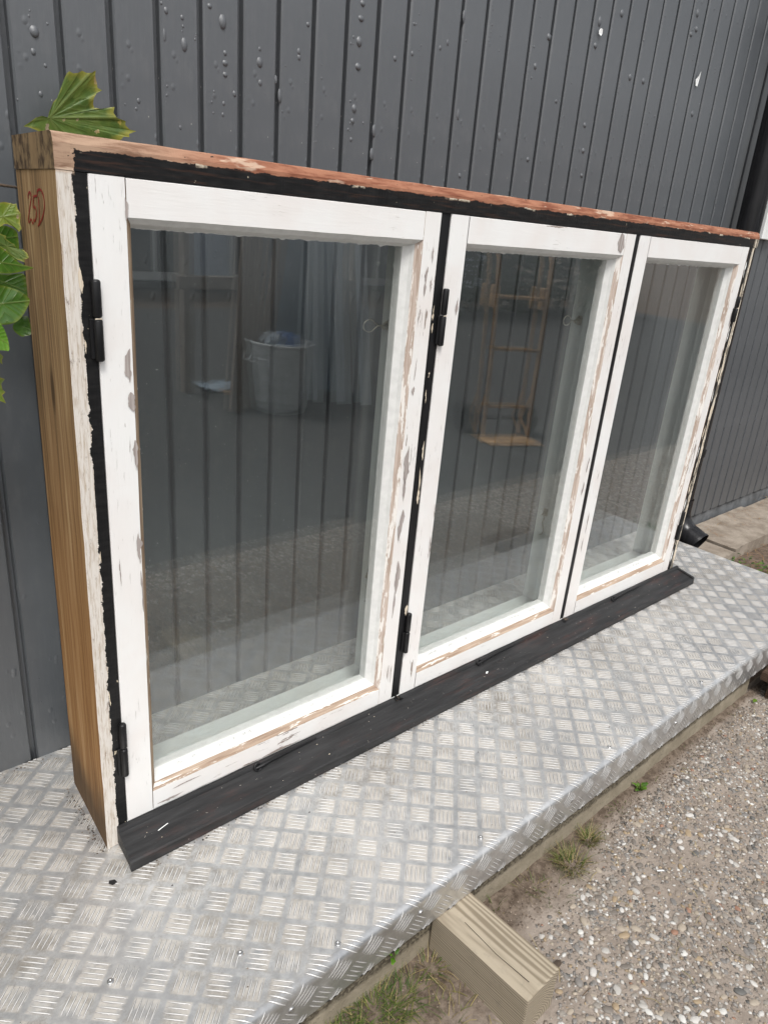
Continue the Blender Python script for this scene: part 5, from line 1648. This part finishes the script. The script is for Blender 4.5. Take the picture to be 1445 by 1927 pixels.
for nm, mt, x, lbl in (('plastic_bag', 'bag_blue', 0.04, 'crumpled blue plastic bag in the zinc bin'), ('paper_bag', 'bag_white', -0.09, 'crumpled white bag in the zinc bin')):
    b = bmesh.new(); bmesh.ops.create_icosphere(b, subdivisions=3, radius=0.075)
    for v in b.verts: v.co *= 1 + 0.6 * pnoise(v.co * 22 + Vector((x * 50, 0, 0)))
    mb = MB(); mb.bm(b, 0, False); o = mb.build(nm, mt, kind='thing', label=lbl, category='bag'); o.location = (2.49 + x, -3.12, ZA + 0.42 + 0.05)

def leaning(name, x, y, z0, w, th, L, lean_y, lean_x, mat, lbl, cat, grp=None, ribs=0):
    o = empty(name, (x, y, z0), (R_(lean_y), R_(lean_x), 0), kind='thing', label=lbl, category=cat)
    if grp: o['group'] = grp
    mb = MB(); mb.box(-w / 2, w / 2, 0, th, 0, L, 0.002)
    mb.build('board', mat, o)
    if ribs:
        for k in range(ribs):
            xx = -w / 2 + w * (k + 0.5) / ribs
            mb = MB(); mb.box(xx - 0.004, xx + 0.004, -0.006, -0.0005, 0.01, L - 0.01, 0.001); mb.build('rib', mat, o)
    return o
shed = empty('lumber_rack', (2.85, -3.80, ZA), kind='thing', label='dark timber rack holding up the leaning boards behind the bin', category='rack')
for x in (-0.75, 0.75):
    mb = MB(); mb.box(x - 0.04, x + 0.04, -0.04, 0.04, 0, 1.7, 0.004); mb.build('post', 'old_lumber', shed)
for z in (0.75, 1.5):
    mb = MB(); mb.box(-0.85, 0.85, 0.041, 0.085, z, z + 0.09, 0.004); mb.build('crossbar', 'old_lumber', shed)
leaning('blue_panel', 2.92, -3.47, ZA, 0.70, 0.02, 1.7, 7, 0, 'sheet_blue', 'wide blue grey panel leaning against the timber rack', 'panel')
for i, (x, y, w_, lx, lbl) in enumerate(((3.02, -3.10, 0.13, 3, 'pale ribbed sheet leaning nearest right of the bin'), (2.86, -3.21, 0.09, 5, 'narrow pale strip leaning behind the bin'), (3.17, -3.02, 0.10, 1.5, 'pale ribbed sheet leaning farthest right of the bin'), (2.76, -3.27, 0.05, 9, 'thin pale batten leaning slanted behind the bin'))):
    leaning('pale_sheet', x, y, ZA, w_, 0.02, 1.75, 12, lx, 'sheet_pale', lbl, 'sheet', 'pale sheets leaning by the bin', 3)
for i, (x, lx, w_) in enumerate(((2.14, 13, 0.12), (2.25, 12, 0.10), (2.34, 15, 0.10))):
    leaning('old_plank', x, -3.17 - 0.03 * i, ZA, w_, 0.03, 1.9, 15 - 2 * i, lx, 'old_lumber', ['rough grey plank leaning left of the bin, outermost', 'rough grey plank leaning left of the bin, middle one', 'rough grey plank leaning left of the bin, closest to it'][i], 'plank', 'old planks leaning by the bin')
o = leaning('short_board', 2.62, -3.47, ZA + 0.2, 0.10, 0.03, 0.75, 40, 62, 'old_lumber', 'brown board lying slanted behind the zinc bin', 'board')
# scraps on the asphalt
V = []; F = []; Cc = []; base = 0
rg_ = np.random.RandomState(31)
for k in range(700):
    q = rg_.rand()
    if q < 0.55: x, y = rg_.uniform(0.02, 2.1), -0.077 - abs(rg_.normal(0, 0.006))
    elif q < 0.75: x, y = -0.008 - abs(rg_.normal(0, 0.01)), rg_.uniform(0.0, 0.2)
    elif q < 0.88: x, y = rg_.uniform(-0.3, 0.0), YW - 0.004 - abs(rg_.normal(0, 0.012))
    else: x, y = rg_.uniform(-0.3, 2.3), rg_.uniform(-0.4, -0.09)
    u, f = units_lo[k % 6]
    s_ = rg_.uniform(0.0005, 0.0015)
    V.append(u * s_ * np.array([1.4, 1, 0.6]) + np.array([x, y, ZP + s_ * 0.4])); F.append(f + base); base += len(u)
    Cc.append(np.tile(np.array([(0.10, 0.075, 0.055), (0.03, 0.028, 0.026), (0.20, 0.16, 0.12)][k % 3]), (len(u), 1)))
link('grit', np_mesh('grit', np.concatenate(V), np.concatenate(F), 'stone', False, np.concatenate(Cc)), kind='stuff')
mb = MB(); mb.box(-0.11, 0.11, -0.02, 0.02, 0, 0.025, 0.002); o = mb.build('wood_offcut', 'fresh_wood', kind='thing', label='short fresh wood offcut on the asphalt mirrored in the left pane', category='offcut'); o.location = (2.42, -3.62, ZA); o.rotation_euler = (0, 0, 0.5)
b = bmesh.new(); bmesh.ops.create_grid(b, x_segments=14, y_segments=10, size=0.5)
for v in b.verts: v.co = Vector((v.co.x * 0.44, v.co.y * 0.28, 0.025 + 0.03 * pnoise(v.co * 7)))
mb = MB(); mb.bm(b, 0, True); o = mb.build('plastic_sheet', 'sheet_blue', kind='thing', label='crumpled pale blue plastic sheet beside the wood offcut', category='plastic sheet'); o.location = (2.45, -3.82, ZA)

# sack truck
tr = empty('sack_truck', (3.52, -1.92, ZA), (0, 0, R_(24)), kind='thing', label='rusty orange sack truck mirrored in the middle pane', category='sack truck')
for s in (-1, 1):
    mb = MB(); mb.tube([(s * 0.17, 0, 0.02), (s * 0.17, -0.02, 0.35), (s * 0.18, -0.05, 0.80), (s * 0.19, -0.09, 1.15), (s * 0.19, -0.15, 1.25)], 0.016, 10); mb.build('side_rail', 'truck_paint', tr)
    mb = MB(); mb.box(s * 0.18 - 0.025, s * 0.18 + 0.05 * 0 + 0.025, -0.13, -0.075, 0.86, 1.0, 0.006); mb.build('bracket', 'truck_paint', tr)
    wh = MB()
    wh.lathe([(0.03, -0.025), (0.075, -0.028), (0.10, -0.022), (0.105, 0), (0.10, 0.022), (0.075, 0.028), (0.03, 0.025)], n=24)
    o = wh.build('wheel', 'rubber', tr); o.location = (s * 0.23, -0.13, 0.107); o.rotation_euler = (0, R_(90), 0)
    mb = MB(); mb.tube([(s * 0.17, -0.02, 0.32), (s * 0.17, -0.13, 0.11), (s * 0.17, 0.0, 0.03)], 0.011, 8); mb.build('brace', 'truck_paint', tr)
for z, y in ((0.22, -0.008), (0.60, -0.035), (0.93, -0.065)):
    mb = MB(); mb.tube([(-0.165, y, z), (0, y - 0.008, z), (0.165, y, z)], 0.012, 8); mb.build('crossbar', 'truck_paint', tr)
mb = MB(); mb.box(-0.20, 0.20, 0.0, 0.20, 0.004, 0.012, 0.002); mb.build('toe_plate', 'truck_paint', tr)
mb = MB(); mb.tube([(-0.25, -0.13, 0.107), (0.25, -0.13, 0.107)], 0.009, 8); mb.build('axle', 'rubber', tr)

# far house across the yard
hs = empty('far_house', (5.5, -10.2, -0.19), kind='thing', label='pale bluish house across the yard mirrored in the upper left pane', category='house')
mb = MB(); mb.box(-7, 7, -4, 0, 0, 2.1); mb.build('wall', 'house_pale', hs)
mb = MB(); mb.prism([(0.3, 2.1), (-4.3, 2.1), (-2.0, 2.75)][::-1], -7.4, 7.4, 'x'); mb.build('roof', 'house_dark', hs)
for x in (-4.9, -2.4, -0.75, 1.2, 3.8):
    mb = MB(); mb.box(x - 0.62, x + 0.62, 0.002, 0.06, 0.12, 1.95, 0.005); f_ = mb.build('window_frame', 'white_trim', hs)
    for q in (-1, 1):
        mb = MB(); mb.box(x + q * 0.29 - 0.25, x + q * 0.29 + 0.25, 0.062, 0.075, 0.25, 1.85); mb.build('pane', 'house_dark', f_)
mb = MB(); mb.box(-7.02, 7.02, 0.001, 0.05, 0, 0.10); mb.build('plinth', 'house_dark', hs)

# leafy hedge at the yard's edge, built of many small leaves
def hedge(name, x0, x1, y, h, seed, lbl):
    e = empty(name, ((x0 + x1) / 2, y, -0.19), kind='thing', label=lbl, category='hedge')
    r = np.random.RandomState(seed)
    N = 5200
    hw = (x1 - x0) / 2
    c = np.stack([r.uniform(-hw, hw, N), r.normal(0, 0.32, N), np.abs(r.rand(N) ** 0.8) * h], 1)
    c[:, 2] *= 0.82 + 0.18 * np.sin(c[:, 0] * 2.3 + seed) 
    a = r.normal(0, 1, (N, 3)); a /= np.linalg.norm(a, axis=1)[:, None]
    b_ = np.cross(a, r.normal(0, 1, (N, 3))); b_ /= np.linalg.norm(b_, axis=1)[:, None]
    s = r.uniform(0.04, 0.09, N)[:, None]
    V = np.stack([c - a * s, c - b_ * s * 0.5, c + a * s, c + b_ * s * 0.5], 1).reshape(-1, 3)
    F = np.arange(N * 4).reshape(-1, 4)
    link('foliage', np_mesh('foliage', V, F, 'hedge_leaf', False), e)
    mb = MB()
    for x in np.linspace(-hw * 0.9, hw * 0.9, 9):
        mb.tube([(x, 0, 0), (x + 0.05, 0.03, h * 0.4), (x - 0.03, -0.02, h * 0.8)], [0.03, 0.022, 0.008], 6)
    mb.build('stems', 'bark', e)
hedge('hedge', 7.6, 13.0, -7.4, 1.9, 5, 'dark leafy hedge at the far side of the asphalt yard, beside the pale house')
